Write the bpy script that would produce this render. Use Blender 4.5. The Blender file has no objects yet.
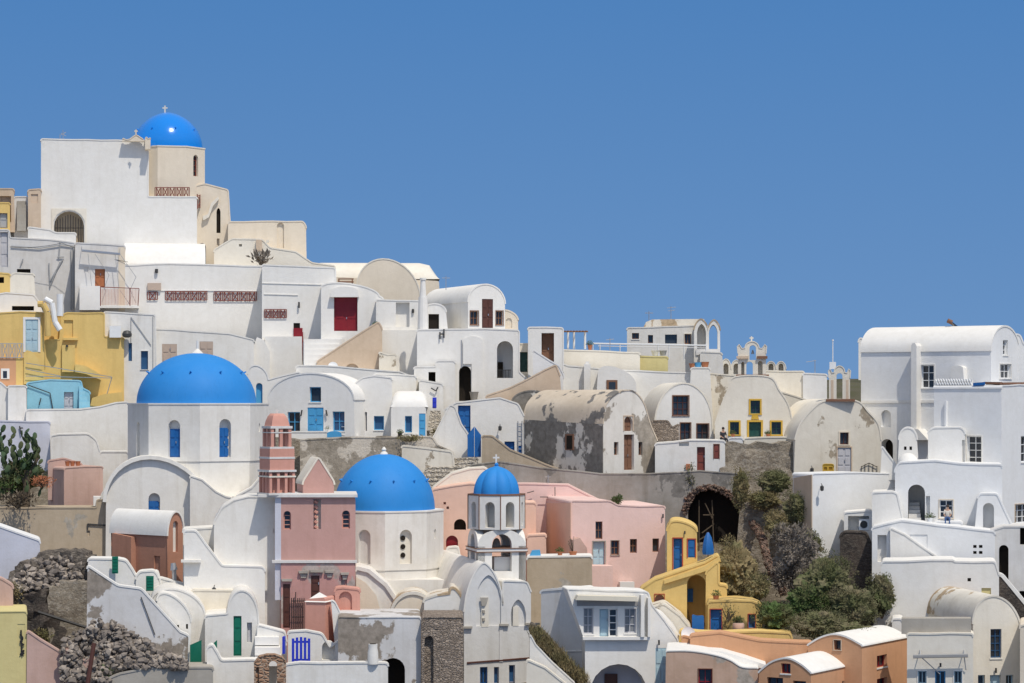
import bpy, bmesh, math, random
from mathutils import Vector, Matrix, noise
from mathutils.geometry import tessellate_polygon
R = math.radians
random.seed(7)
S = bpy.context.scene
C = S.collection
# ------------------------------------------------------------------ camera, sky, sun
F = 2600.0; HY = 400.0
cam = bpy.data.cameras.new('camera'); camo = bpy.data.objects.new('camera', cam); C.objects.link(camo)
cam.sensor_width = 36; cam.lens = F / 1024 * 36; cam.shift_y = (HY - 341.5) / 1024
cam.clip_start = 1; cam.clip_end = 60000
camo.location = (0, 0, 0); camo.rotation_euler = (R(90), 0, 0); S.camera = camo
SUN_AZ, SUN_EL = 28, 59          # degrees right of the camera's back, and above the horizon
w = bpy.data.worlds.new('World'); S.world = w; w.use_nodes = True
nt = w.node_tree; nt.nodes.clear()
out = nt.nodes.new('ShaderNodeOutputWorld'); bg = nt.nodes.new('ShaderNodeBackground')
sky = nt.nodes.new('ShaderNodeTexSky'); sky.sky_type = 'NISHITA'; sky.sun_disc = False
sky.sun_elevation = R(SUN_EL); sky.sun_rotation = R(180 - SUN_AZ)
sky.altitude = 300; sky.air_density = 1.0; sky.dust_density = 0.0; sky.ozone_density = 2.0
tc = nt.nodes.new('ShaderNodeTexCoord'); ad = nt.nodes.new('ShaderNodeVectorMath'); ad.operation = 'ADD'
ad.inputs[1].default_value = (0, 0, 0.30)
nm = nt.nodes.new('ShaderNodeVectorMath'); nm.operation = 'NORMALIZE'
hs = nt.nodes.new('ShaderNodeHueSaturation'); hs.inputs['Saturation'].default_value = 1.26; hs.inputs['Value'].default_value = 1.42
# the clear band above the horizon is deep blue, the upper sky paler and brighter
sz = nt.nodes.new('ShaderNodeSeparateXYZ'); nt.links.new(tc.outputs['Generated'], sz.inputs[0])
for sock, v0, v1 in (('Saturation', 1.26, .38), ('Value', 1.40, 1.75)):
    mr = nt.nodes.new('ShaderNodeMapRange'); mr.inputs[1].default_value = .16; mr.inputs[2].default_value = .5
    mr.inputs[3].default_value = v0; mr.inputs[4].default_value = v1; nt.links.new(sz.outputs[2], mr.inputs[0]); m2 = nt.nodes.new('ShaderNodeMapRange'); m2.inputs[2].default_value = .15; m2.inputs[3].default_value = .90 if sock == 'Saturation' else .86
    mu = nt.nodes.new('ShaderNodeMath'); mu.operation = 'MULTIPLY'; nt.links.new(sz.outputs[2], m2.inputs[0])
    nt.links.new(mr.outputs[0], mu.inputs[0]); nt.links.new(m2.outputs[0], mu.inputs[1]); nt.links.new(mu.outputs[0], hs.inputs[sock])
bg.inputs[1].default_value = 0.10
L = nt.links
L.new(tc.outputs['Generated'], ad.inputs[0]); L.new(ad.outputs[0], nm.inputs[0]); L.new(nm.outputs[0], sky.inputs[0])
L.new(sky.outputs[0], hs.inputs['Color']); L.new(hs.outputs[0], bg.inputs[0]); L.new(bg.outputs[0], out.inputs[0])
sl = bpy.data.lights.new('sun', 'SUN'); sl.energy = 3.15; sl.angle = R(0.53); sl.color = (1, .93, .82)
so = bpy.data.objects.new('sun', sl); C.objects.link(so); so.location = (60, -40, 120)
sv = Vector((math.sin(R(SUN_AZ)) * math.cos(R(SUN_EL)), -math.cos(R(SUN_AZ)) * math.cos(R(SUN_EL)), math.sin(R(SUN_EL))))
so.rotation_euler = sv.to_track_quat('Z', 'Y').to_euler()
S.view_settings.view_transform = 'Standard'; S.view_settings.look = 'None'
S.view_settings.exposure = 0.0; S.view_settings.gamma = 1.0
S.cycles.max_bounces = 6; S.cycles.diffuse_bounces = 4

# ------------------------------------------------------------------ materials
def _nodes(name):
    m = bpy.data.materials.new(name); m.use_nodes = True
    t = m.node_tree; b = t.nodes['Principled BSDF']
    return m, t, b
def _noise(t, vec, scale, detail=4, rough=.55):
    n = t.nodes.new('ShaderNodeTexNoise'); n.inputs['Scale'].default_value = scale
    n.inputs['Detail'].default_value = detail; n.inputs['Roughness'].default_value = rough
    t.links.new(vec, n.inputs['Vector']); return n.outputs['Fac']
def _ramp(t, fac, a, b, va=0.0, vb=1.0):
    r = t.nodes.new('ShaderNodeMapRange'); r.inputs[1].default_value = a; r.inputs[2].default_value = b
    r.inputs[3].default_value = va; r.inputs[4].default_value = vb; r.clamp = True
    t.links.new(fac, r.inputs[0]); return r.outputs[0]
def _mix(t, fac, c1, c2, mode='MIX'):
    n = t.nodes.new('ShaderNodeMix'); n.data_type = 'RGBA'; n.blend_type = mode
    for k, v in ((6, c1), (7, c2)):
        if isinstance(v, tuple): n.inputs[k].default_value = (*v, 1)
        else: t.links.new(v, n.inputs[k])
    if isinstance(fac, float): n.inputs[0].default_value = fac
    else: t.links.new(fac, n.inputs[0])
    return n.outputs[2]
def _pos(t, sc=(1, 1, 1), off=(0, 0, 0)):
    g = t.nodes.new('ShaderNodeNewGeometry'); mp = t.nodes.new('ShaderNodeMapping')
    mp.inputs['Scale'].default_value = sc; mp.inputs['Location'].default_value = off
    t.links.new(g.outputs['Position'], mp.inputs['Vector']); return mp.outputs[0]
def _bump(t, b, h, dist=.03, st=.6):
    bp = t.nodes.new('ShaderNodeBump'); bp.inputs['Distance'].default_value = dist; bp.inputs['Strength'].default_value = st
    t.links.new(h, bp.inputs['Height']); t.links.new(bp.outputs[0], b.inputs['Normal'])
def plaster(name, col, dirt=.25, streak=.25, patch=0, pcol=(.3, .27, .24), rough=.9, seed=0, bump=.014):
    m, t, b = _nodes(name)
    p = _pos(t, off=(seed, seed * 2, 0)); ps = _pos(t, (1.6, 1.6, .16), (seed, 0, seed))
    dc = (col[0] * .62, col[1] * .58, col[2] * .52)
    n1 = _noise(t, p, .45, 6, .62); n2 = _noise(t, p, 2.6, 5, .65); n3 = _noise(t, ps, 1.3, 4, .6)
    c = _mix(t, _ramp(t, n1, .42, .78, 0, dirt), col, dc)
    c = _mix(t, _ramp(t, n3, .52, .8, 0, streak), c, (dc[0] * .9, dc[1] * .88, dc[2] * .84))
    c = _mix(t, _ramp(t, n2, .35, .7, 0, .10 + dirt * .25), c, dc)
    # repairs: limewash patches of a slightly different white
    k2 = _ramp(t, _noise(t, _pos(t, (1, 1, 1.3), (7 + seed, 3, seed)), .7, 3, .4), .56, .585, 0, .16)
    c = _mix(t, k2, c, (min(1, col[0] * 1.06), min(1, col[1] * 1.06), min(1, col[2] * 1.08)))
    if patch:
        np_ = _noise(t, _pos(t, (1, 1, .8), (seed * 3, 5, seed)), .38, 7, .6)
        k = _ramp(t, np_, .62 - patch * .3, .64 - patch * .3)
        pc = _mix(t, _ramp(t, n2, .3, .75), pcol, (pcol[0] * .5, pcol[1] * .5, pcol[2] * .48))
        c = _mix(t, k, c, pc)
    t.links.new(c, b.inputs['Base Color']); b.inputs['Roughness'].default_value = rough
    b.inputs['Specular IOR Level'].default_value = .2
    hh = t.nodes.new('ShaderNodeMath'); hh.operation = 'ADD'
    t.links.new(_noise(t, p, 1.1, 3), hh.inputs[0]); t.links.new(_noise(t, p, 7, 4, .7), hh.inputs[1])
    _bump(t, b, hh.outputs[0], bump, .7)
    return m
def rock(name, c1, c2, c3, sc=1.0, bump=.25):
    m, t, b = _nodes(name)
    p = _pos(t); pz = _pos(t, (1, 1, 2.4))
    c = _mix(t, _ramp(t, _noise(t, p, .5 * sc, 8, .65), .38, .62), c1, c2)
    c = _mix(t, _ramp(t, _noise(t, pz, 1.7 * sc, 8, .75), .48, .6), c, c3)
    c = _mix(t, _ramp(t, _noise(t, p, 6 * sc, 6, .8), .45, .7, 0, .55), c, (c2[0] * .4, c2[1] * .4, c2[2] * .4))
    t.links.new(c, b.inputs['Base Color']); b.inputs['Roughness'].default_value = .95; b.inputs['Specular IOR Level'].default_value = .15
    ad = t.nodes.new('ShaderNodeMath'); ad.operation = 'ADD'; t.links.new(_noise(t, p, 1.2 * sc, 8, .7), ad.inputs[0]); t.links.new(_noise(t, p, 5 * sc, 6, .8), ad.inputs[1])
    _bump(t, b, ad.outputs[0], bump, 1.0)
    return m
def stone(name, c1, c2, joint, scale=2.2, jw=.06, zs=1.6, bump=.12, white=0):
    m, t, b = _nodes(name)
    p = _pos(t, (1, 1, zs))
    # warp the coordinates a little so that the courses are uneven
    nz = t.nodes.new('ShaderNodeTexNoise'); nz.inputs['Scale'].default_value = .9; t.links.new(p, nz.inputs['Vector'])
    va = t.nodes.new('ShaderNodeVectorMath'); va.operation = 'MULTIPLY_ADD'; va.inputs[1].default_value = (.5, .5, .5)
    t.links.new(nz.outputs['Color'], va.inputs[0]); t.links.new(p, va.inputs[2])
    v = t.nodes.new('ShaderNodeTexVoronoi'); v.inputs['Scale'].default_value = scale; t.links.new(va.outputs[0], v.inputs['Vector'])
    e = t.nodes.new('ShaderNodeTexVoronoi'); e.feature = 'DISTANCE_TO_EDGE'; e.inputs['Scale'].default_value = scale
    t.links.new(va.outputs[0], e.inputs['Vector'])
    sp = t.nodes.new('ShaderNodeSeparateColor'); t.links.new(v.outputs['Color'], sp.inputs[0])
    c = _mix(t, sp.outputs[0], c1, c2)
    c = _mix(t, _ramp(t, _noise(t, p, 5, 5, .7), .4, .75, 0, .5), c, (c2[0] * .45, c2[1] * .43, c2[2] * .4))
    c = _mix(t, _ramp(t, e.outputs['Distance'], 0, jw, 1, 0), c, joint)
    if white:
        c = _mix(t, _ramp(t, _noise(t, _pos(t), .5, 7, .65), .6 - .3 * white, .66 - .3 * white), c, (.62, .56, .47))
    t.links.new(c, b.inputs['Base Color']); b.inputs['Roughness'].default_value = .95
    b.inputs['Specular IOR Level'].default_value = .15
    h = _ramp(t, e.outputs['Distance'], 0, jw * 2.5)
    ad = t.nodes.new('ShaderNodeMath'); ad.operation = 'ADD'; t.links.new(h, ad.inputs[0]); t.links.new(_noise(t, p, 6, 5, .7), ad.inputs[1])
    _bump(t, b, ad.outputs[0], bump, .9)
    return m
def paint(name, col, rough=.45, var=.25, spec=.4, metal=0, sc=1.5):
    m, t, b = _nodes(name)
    p = _pos(t)
    c = _mix(t, _ramp(t, _noise(t, p, sc, 5, .65), .35, .75, 0, var), col, (min(1, col[0] * 1.25 + .05), min(1, col[1] * 1.2 + .04), min(1, col[2] * 1.1 + .03)))
    c = _mix(t, _ramp(t, _noise(t, _pos(t, (3, 3, .5)), 2.5, 4), .55, .8, 0, var), c, (col[0] * .55, col[1] * .55, col[2] * .55))
    t.links.new(c, b.inputs['Base Color']); b.inputs['Roughness'].default_value = rough
    b.inputs['Specular IOR Level'].default_value = spec; b.inputs['Metallic'].default_value = metal
    _bump(t, b, _noise(t, p, 9, 3), .008, .5)
    return m
def leafmat(name, c1, c2, c3):
    m, t, b = _nodes(name)
    g = t.nodes.new('ShaderNodeNewGeometry')
    c = _mix(t, g.outputs['Random Per Island'], c1, c2)
    c = _mix(t, _ramp(t, _noise(t, g.outputs['Position'], .9, 4), .42, .65), c, c3)
    t.links.new(c, b.inputs['Base Color']); b.inputs['Roughness'].default_value = .75
    b.inputs['Specular IOR Level'].default_value = .2
    return m
def glassmat(name, col, rough=.12):
    m, t, b = _nodes(name)
    c = _mix(t, _noise(t, _pos(t), .8, 3), col, (col[0] * 2 + .01, col[1] * 2 + .012, col[2] * 2 + .015))
    t.links.new(c, b.inputs['Base Color']); b.inputs['Roughness'].default_value = rough
    b.inputs['Specular IOR Level'].default_value = .5
    return m
P = plaster
SPEC = dict(
 white=lambda: P('whitewash', (.80, .775, .72), .28, .30),
 clean=lambda: P('clean_whitewash', (.80, .78, .735), .16, .15, seed=4),
 cool=lambda: P('cool_whitewash', (.775, .775, .765), .15, .14, seed=9),
 lav=lambda: P('lavender_limewash', (.60, .61, .68), .25, .2, seed=3),
 greyw=lambda: P('pale_grey_limewash', (.70, .69, .665), .3, .35, seed=43),
 rubblew=lambda: P('rough_rubble_render', (.64, .58, .49), .6, .5, .42, (.42, .365, .295), seed=44, bump=.08),
 grey=lambda: P('grey_limewash', (.70, .685, .66), .35, .35, seed=13),
 offwhite=lambda: P('aged_whitewash', (.79, .768, .72), .35, .35, seed=17),
 dirty=lambda: P('flaking_whitewash', (.75, .72, .66), .4, .4, .27, (.42, .37, .31), seed=21),
 ruin=lambda: P('ruined_plaster', (.66, .62, .55), .5, .5, .56, (.25, .23, .205), seed=5),
 patchy=lambda: P('patched_plaster', (.66, .65, .64), .35, .35, .33, (.36, .31, .26), seed=31),
 cream=lambda: P('cream_plaster', (.76, .67, .54), .18, .15, seed=2),
 creamw=lambda: P('pale_cream_plaster', (.78, .73, .63), .22, .2, seed=6),
 creamd=lambda: P('stained_cream_plaster', (.76, .71, .61), .35, .3, .12, (.45, .38, .29), seed=8),
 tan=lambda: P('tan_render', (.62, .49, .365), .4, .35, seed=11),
 tanroof=lambda: P('tan_vault_render', (.62, .53, .42), .5, .3, .26, (.23, .215, .20), seed=12),
 roofstain=lambda: P('stained_roof_lime', (.72, .68, .60), .6, .2, .25, (.55, .42, .28), seed=14),
 brownwall=lambda: P('brown_earth_render', (.50, .41, .30), .5, .35, .10, (.50, .45, .38), seed=19),
 greywall=lambda: P('grey_cement_render', (.34, .32, .29), .9, .9, .34, (.24, .225, .205), seed=23),
 slab=lambda: P('weathered_cement', (.42, .39, .34), .5, .3, seed=25),
 pink=lambda: P('pink_plaster', (.81, .585, .53), .18, .2, seed=26),
 pinkd=lambda: P('rose_plaster', (.56, .335, .29), .2, .25, seed=27),
 pinkt=lambda: P('tower_rose_plaster', (.64, .33, .26), .2, .25, seed=28),
 pinkp=lambda: P('flaking_rose_plaster', (.55, .31, .28), .35, .4, .30, (.52, .44, .40), seed=29),
 salmon=lambda: P('salmon_plaster', (.80, .53, .41), .2, .2, seed=33),
 dpink=lambda: P('faded_pink_plaster', (.58, .40, .34), .4, .35, seed=34),
 orange=lambda: P('orange_plaster', (.62, .34, .19), .25, .25, seed=35),
 rustp=lambda: P('rust_plaster', (.47, .24, .165), .3, .35, seed=36),
 faded=lambda: P('faded_orange_plaster', (.56, .39, .29), .5, .5, .35, (.52, .45, .38), seed=37),
 yellow=lambda: P('yellow_ochre_plaster', (.76, .54, .20), .25, .3, seed=38),
 yellowd=lambda: P('stained_ochre_plaster', (.68, .48, .18), .5, .5, .22, (.36, .27, .12), seed=39),
 pyellow=lambda: P('pale_yellow_plaster', (.66, .57, .27), .25, .2, seed=40),
 turq=lambda: P('turquoise_plaster', (.28, .55, .67), .25, .2, seed=41),
 stone=lambda: stone('tan_rubble_stone', (.46, .395, .31), (.34, .285, .22), (.50, .45, .38), 3.6, .10, white=.95),
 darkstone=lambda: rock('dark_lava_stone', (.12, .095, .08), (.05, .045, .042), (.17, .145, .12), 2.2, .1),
 stonew=lambda: stone('brown_masonry', (.50, .41, .33), (.26, .21, .17), (.44, .37, .31), 5.0, .08),
 redstone=lambda: stone('red_stone', (.32, .19, .14), (.20, .15, .12), (.24, .19, .15), 3.0, .08),
 belstone=lambda: stone('orange_tuff', (.50, .30, .19), (.34, .20, .13), (.52, .42, .32), 2.4, .10, 1.9),
 rocks=lambda: rock('lava_rubble', (.22, .185, .15), (.09, .078, .07), (.34, .29, .235), 1.6, .15),
 debris=lambda: leafmat('loose_lava_stones', (.095, .08, .07), (.44, .375, .31), (.20, .17, .145)),
 cliff=lambda: rock('cliff_rock', (.42, .36, .28), (.26, .215, .165), (.50, .44, .36), 1.0),
 soil=lambda: rock('dry_slope_soil', (.30, .25, .18), (.18, .15, .11), (.36, .31, .24), 1.0),
 blue=lambda: paint('blue_door_paint', (.012, .12, .37)),
 blue2=lambda: paint('gate_blue_paint', (.02, .04, .50)),
 sky=lambda: paint('sky_blue_paint', (.07, .33, .60)),
 pale=lambda: paint('pale_blue_paint', (.40, .55, .62)),
 green=lambda: paint('green_paint', (.0, .14, .085)),
 dgreen=lambda: paint('dark_green_paint', (.01, .06, .05)),
 red=lambda: paint('dark_red_paint', (.22, .008, .015)),
 brown=lambda: paint('brown_paint', (.085, .03, .02)),
 rail=lambda: paint('red_brown_rail_paint', (.20, .05, .035)),
 wood=lambda: paint('weathered_wood', (.20, .10, .06), .8),
 owood=lambda: paint('orange_wood', (.42, .15, .06), .7),
 ochre=lambda: paint('ochre_trim_paint', (.58, .36, .045), .7),
 redtrim=lambda: paint('red_trim_paint', (.38, .06, .03), .7),
 wpaint=lambda: paint('white_paint', (.78, .78, .77), .5, .1),
 grayp=lambda: paint('grey_paint', (.36, .37, .38), .6),
 lgray=lambda: paint('light_grey_door_paint', (.50, .50, .53), .6),
 iron=lambda: paint('black_iron', (.02, .02, .022), .6),
 metal=lambda: paint('galvanised_metal', (.42, .42, .43), .35, .2, .5, .6),
 shutter=lambda: paint('tan_shutter', (.47, .37, .30), .8),
 canvas=lambda: paint('beige_canvas', (.66, .61, .50), .9),
 gcanvas=lambda: paint('grey_canvas', (.30, .30, .30), .9),
 mesh=lambda: paint('salmon_netting', (.55, .33, .27), .9),
 dome=lambda: paint('dome_blue_paint', (.020, .225, .60), .65, .22, .3, sc=.8),
 domeg=lambda: paint('glossy_dome_blue_paint', (.004, .215, .70), .16, .06, .5, sc=.8),
 gcurtain=lambda: glassmat('curtained_glass', (.15, .155, .16), .3),
 glass=lambda: glassmat('window_glass', (.018, .022, .028)),
 gblue=lambda: glassmat('blue_tinted_glass', (.02, .06, .13)),
 dark=lambda: paint('unlit_interior', (.022, .018, .015), .9, .1, .1),  # near-black colour standing in for the darkness inside openings and holes
 terra=lambda: paint('terracotta', (.45, .17, .08), .8),
 solar=lambda: paint('solar_panel', (.02, .03, .06), .2),
 skin=lambda: paint('skin', (.45, .27, .19), .6), jeans=lambda: paint('jeans', (.04, .09, .22), .9),
 shirt=lambda: paint('dark_shirt', (.03, .03, .04), .9), wshirt=lambda: paint('pale_shirt', (.6, .56, .5), .9),
 hair=lambda: paint('dark_hair', (.03, .02, .015), .8),
 leafa=lambda: leafmat('olive_leaf', (.085, .10, .04), (.15, .15, .07), (.17, .145, .085)),
 leafb=lambda: leafmat('grey_brown_twig', (.20, .17, .14), (.28, .24, .20), (.14, .12, .10)),
 leafc=lambda: leafmat('fresh_green_leaf', (.055, .10, .03), (.11, .16, .05), (.10, .10, .045)),
 leafd=lambda: leafmat('dry_gold_shrub', (.20, .16, .08), (.27, .21, .11), (.14, .135, .06)),
 cactus=lambda: leafmat('cactus_green', (.05, .09, .045), (.09, .13, .06), (.10, .11, .05)),
 stem=lambda: paint('plant_stem', (.10, .075, .05), .9),
 lantern=lambda: paint('dark_metal', (.05, .05, .05), .5),
)
_M = {}
def M(k):
    if k not in _M: _M[k] = SPEC[k]()
    return _M[k]

# ------------------------------------------------------------------ geometry helpers
def G(py): return 150 + (683 - py) * .15
def W(px, py, Y): return Vector(((px - 512) / F * Y, Y, (HY - py) / F * Y))
def root_of(o):
    while o.parent: o = o.parent
    return o
def finish(name, bm, mat, parent=None, smooth=28, loc=None, recalc=True):
    if recalc: bmesh.ops.recalc_face_normals(bm, faces=bm.faces)
    if parent is not None:
        r = root_of(parent)
        bm.transform((Matrix.Translation(r.location) @ r.rotation_euler.to_matrix().to_4x4()).inverted())
    elif loc is not None:
        bm.transform(Matrix.Translation(-loc))
    me = bpy.data.meshes.new(name); bm.to_mesh(me); bm.free()
    me.materials.append(M(mat) if isinstance(mat, str) else mat)
    if smooth:
        me.polygons.foreach_set('use_smooth', [True] * len(me.polygons)); me.set_sharp_from_angle(angle=R(smooth))
    o = bpy.data.objects.new(name, me); C.objects.link(o)
    if parent is not None: o.parent = parent
    elif loc is not None: o.location = loc
    return o
LABELS = set()
def tag(o, label, cat, group=None, kind=None):
    if label:
        if label in LABELS and not group: print('DUPLICATE LABEL', label)
        LABELS.add(label); o['label'] = label
    if cat: o['category'] = cat
    if group: o['group'] = group
    if kind: o['kind'] = kind
    return o
def thing(name, label, cat, loc, rz=0, group=None):
    o = bpy.data.objects.new(name, None); C.objects.link(o); o.empty_display_size = .3
    o.location = loc; o.rotation_euler = (0, 0, rz)
    return tag(o, label, cat, group)
def abox(bm, c, u, n, hu, d0, d1, z0, z1):
    """box: centre line c (x,y), along u +-hu, along n d0..d1, z0..z1"""
    vs = []
    for z in (z0, z1):
        for a, d in ((-hu, d0), (hu, d0), (hu, d1), (-hu, d1)):
            vs.append(bm.verts.new((c[0] + u[0] * a + n[0] * d, c[1] + u[1] * a + n[1] * d, z)))
    for f in ((0, 1, 2, 3), (4, 7, 6, 5), (0, 4, 5, 1), (1, 5, 6, 2), (2, 6, 7, 3), (3, 7, 4, 0)):
        bm.faces.new([vs[i] for i in f])
def tube(bm, a, b, r, seg=6, r2=None):
    a = Vector(a); b = Vector(b); d = (b - a)
    if d.length < 1e-6: return
    q = d.to_track_quat('Z', 'Y'); r2 = r if r2 is None else r2
    A = [bm.verts.new(a + q @ Vector((math.cos(i * 2 * math.pi / seg) * r, math.sin(i * 2 * math.pi / seg) * r, 0))) for i in range(seg)]
    B_ = [bm.verts.new(b + q @ Vector((math.cos(i * 2 * math.pi / seg) * r2, math.sin(i * 2 * math.pi / seg) * r2, 0))) for i in range(seg)]
    for i in range(seg): bm.faces.new((A[i], A[(i + 1) % seg], B_[(i + 1) % seg], B_[i]))
    bm.faces.new(A[::-1]); bm.faces.new(B_)
def lathe(bm, c, prof, seg=48, wob=0, ribs=0):
    rings = []
    for r, z in prof:
        ring = []
        for i in range(seg):
            a = 2 * math.pi * i / seg
            k = 1 + (ribs * abs(math.sin(a * 4)) if ribs else 0)
            p = Vector((c[0] + r * k * math.cos(a), c[1] + r * k * math.sin(a), c[2] + z))
            ring.append(bm.verts.new(p))
        rings.append(ring)
    for a, b in zip(rings, rings[1:]):
        for i in range(seg): bm.faces.new((a[i], a[(i + 1) % seg], b[(i + 1) % seg], b[i]))
    bm.faces.new(rings[0][::-1]); bm.faces.new(rings[-1])

class Fr:
    """a vertical plane: origin (x,y), unit direction u along it, n pointing into the wall"""
    def __init__(s, O, ang):
        s.O = Vector(O[:2]); s.u = Vector((math.cos(ang), math.sin(ang))); s.n = Vector((-math.sin(ang), math.cos(ang)))
    def P(s, u, z, d=0): 
        q = s.O + s.u * u + s.n * d; return Vector((q.x, q.y, z))
    def pix(s, px, py, d=0):
        k = (px - 512) / F; O = s.O + s.n * d
        t = (k * O.y - O.x) / (s.u.x - k * s.u.y)
        Y = O.y + t * s.u.y
        return t, (HY - py) / F * Y
def arcpts(p0, p1, ztop, n=16, pointed=False):
    (u0, z0), (u1, z1) = p0, p1; r = []
    for i in range(1, n):
        a = i / n
        if pointed:
            e = 1 - abs(2 * a - 1); zz = (1 - (1 - e) ** 1.5) ** .6
            uu = a
        else: zz = math.sin(a * math.pi); uu = .5 - .5 * math.cos(a * math.pi)
        u = u0 + (u1 - u0) * uu; zb = z0 + (z1 - z0) * uu
        r.append((u, zb + (ztop - (z0 + z1) / 2) * zz))
    return r
def outline(fr, pts, d=0):
    r = []
    for p in pts:
        if p[0] in ('a', 'g'):
            q = fr.pix(p[1], p[2], d)
            zt = fr.pix((p[1] + lastpx) / 2, p[3], d)[1]
            r += arcpts(r[-1], q, zt, 18, p[0] == 'g'); r.append(q); lastpx = p[1]
        else:
            r.append(fr.pix(p[0], p[1], d)); lastpx = p[0]
    return r
def area(poly): return sum(a[0] * b[1] - b[0] * a[1] for a, b in zip(poly, poly[1:] + poly[:1])) / 2
def cap(bm, fr, poly, holes, d=0, reveal=True):
    polys = [[Vector((p[0], p[1], 0)) for p in poly]] + [[Vector((p[0], p[1], 0)) for p in h[0]] for h in holes]
    flat = [p for q in polys for p in q]
    vs = [bm.verts.new(fr.P(p.x, p.y, d)) for p in flat]
    if holes:
        for t in tessellate_polygon(polys):
            try: bm.faces.new([vs[i] for i in t])
            except ValueError: pass
    else:
        ok = True
        if len(poly) > 4:
            for t in tessellate_polygon(polys):
                try: bm.faces.new([vs[i] for i in t])
                except ValueError: pass
        else: bm.faces.new(vs)
    k = len(poly)
    for h, r in holes:
        n = len(h); a = vs[k:k + n]; k += n
        if not reveal: continue
        b = [bm.verts.new(fr.P(p[0], p[1], d + r)) for p in h]
        for i in range(n): bm.faces.new((a[i], a[(i + 1) % n], b[(i + 1) % n], b[i]))
        bm.faces.new(b)
    return vs[:len(poly)]
def ring_prism(bm, fr, poly, d0, d1):
    a = cap(bm, fr, poly, [], d0); b = cap(bm, fr, poly, [], d1)
    n = len(poly)
    for i in range(n): bm.faces.new((a[i], a[(i + 1) % n], b[(i + 1) % n], b[i]))

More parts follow.
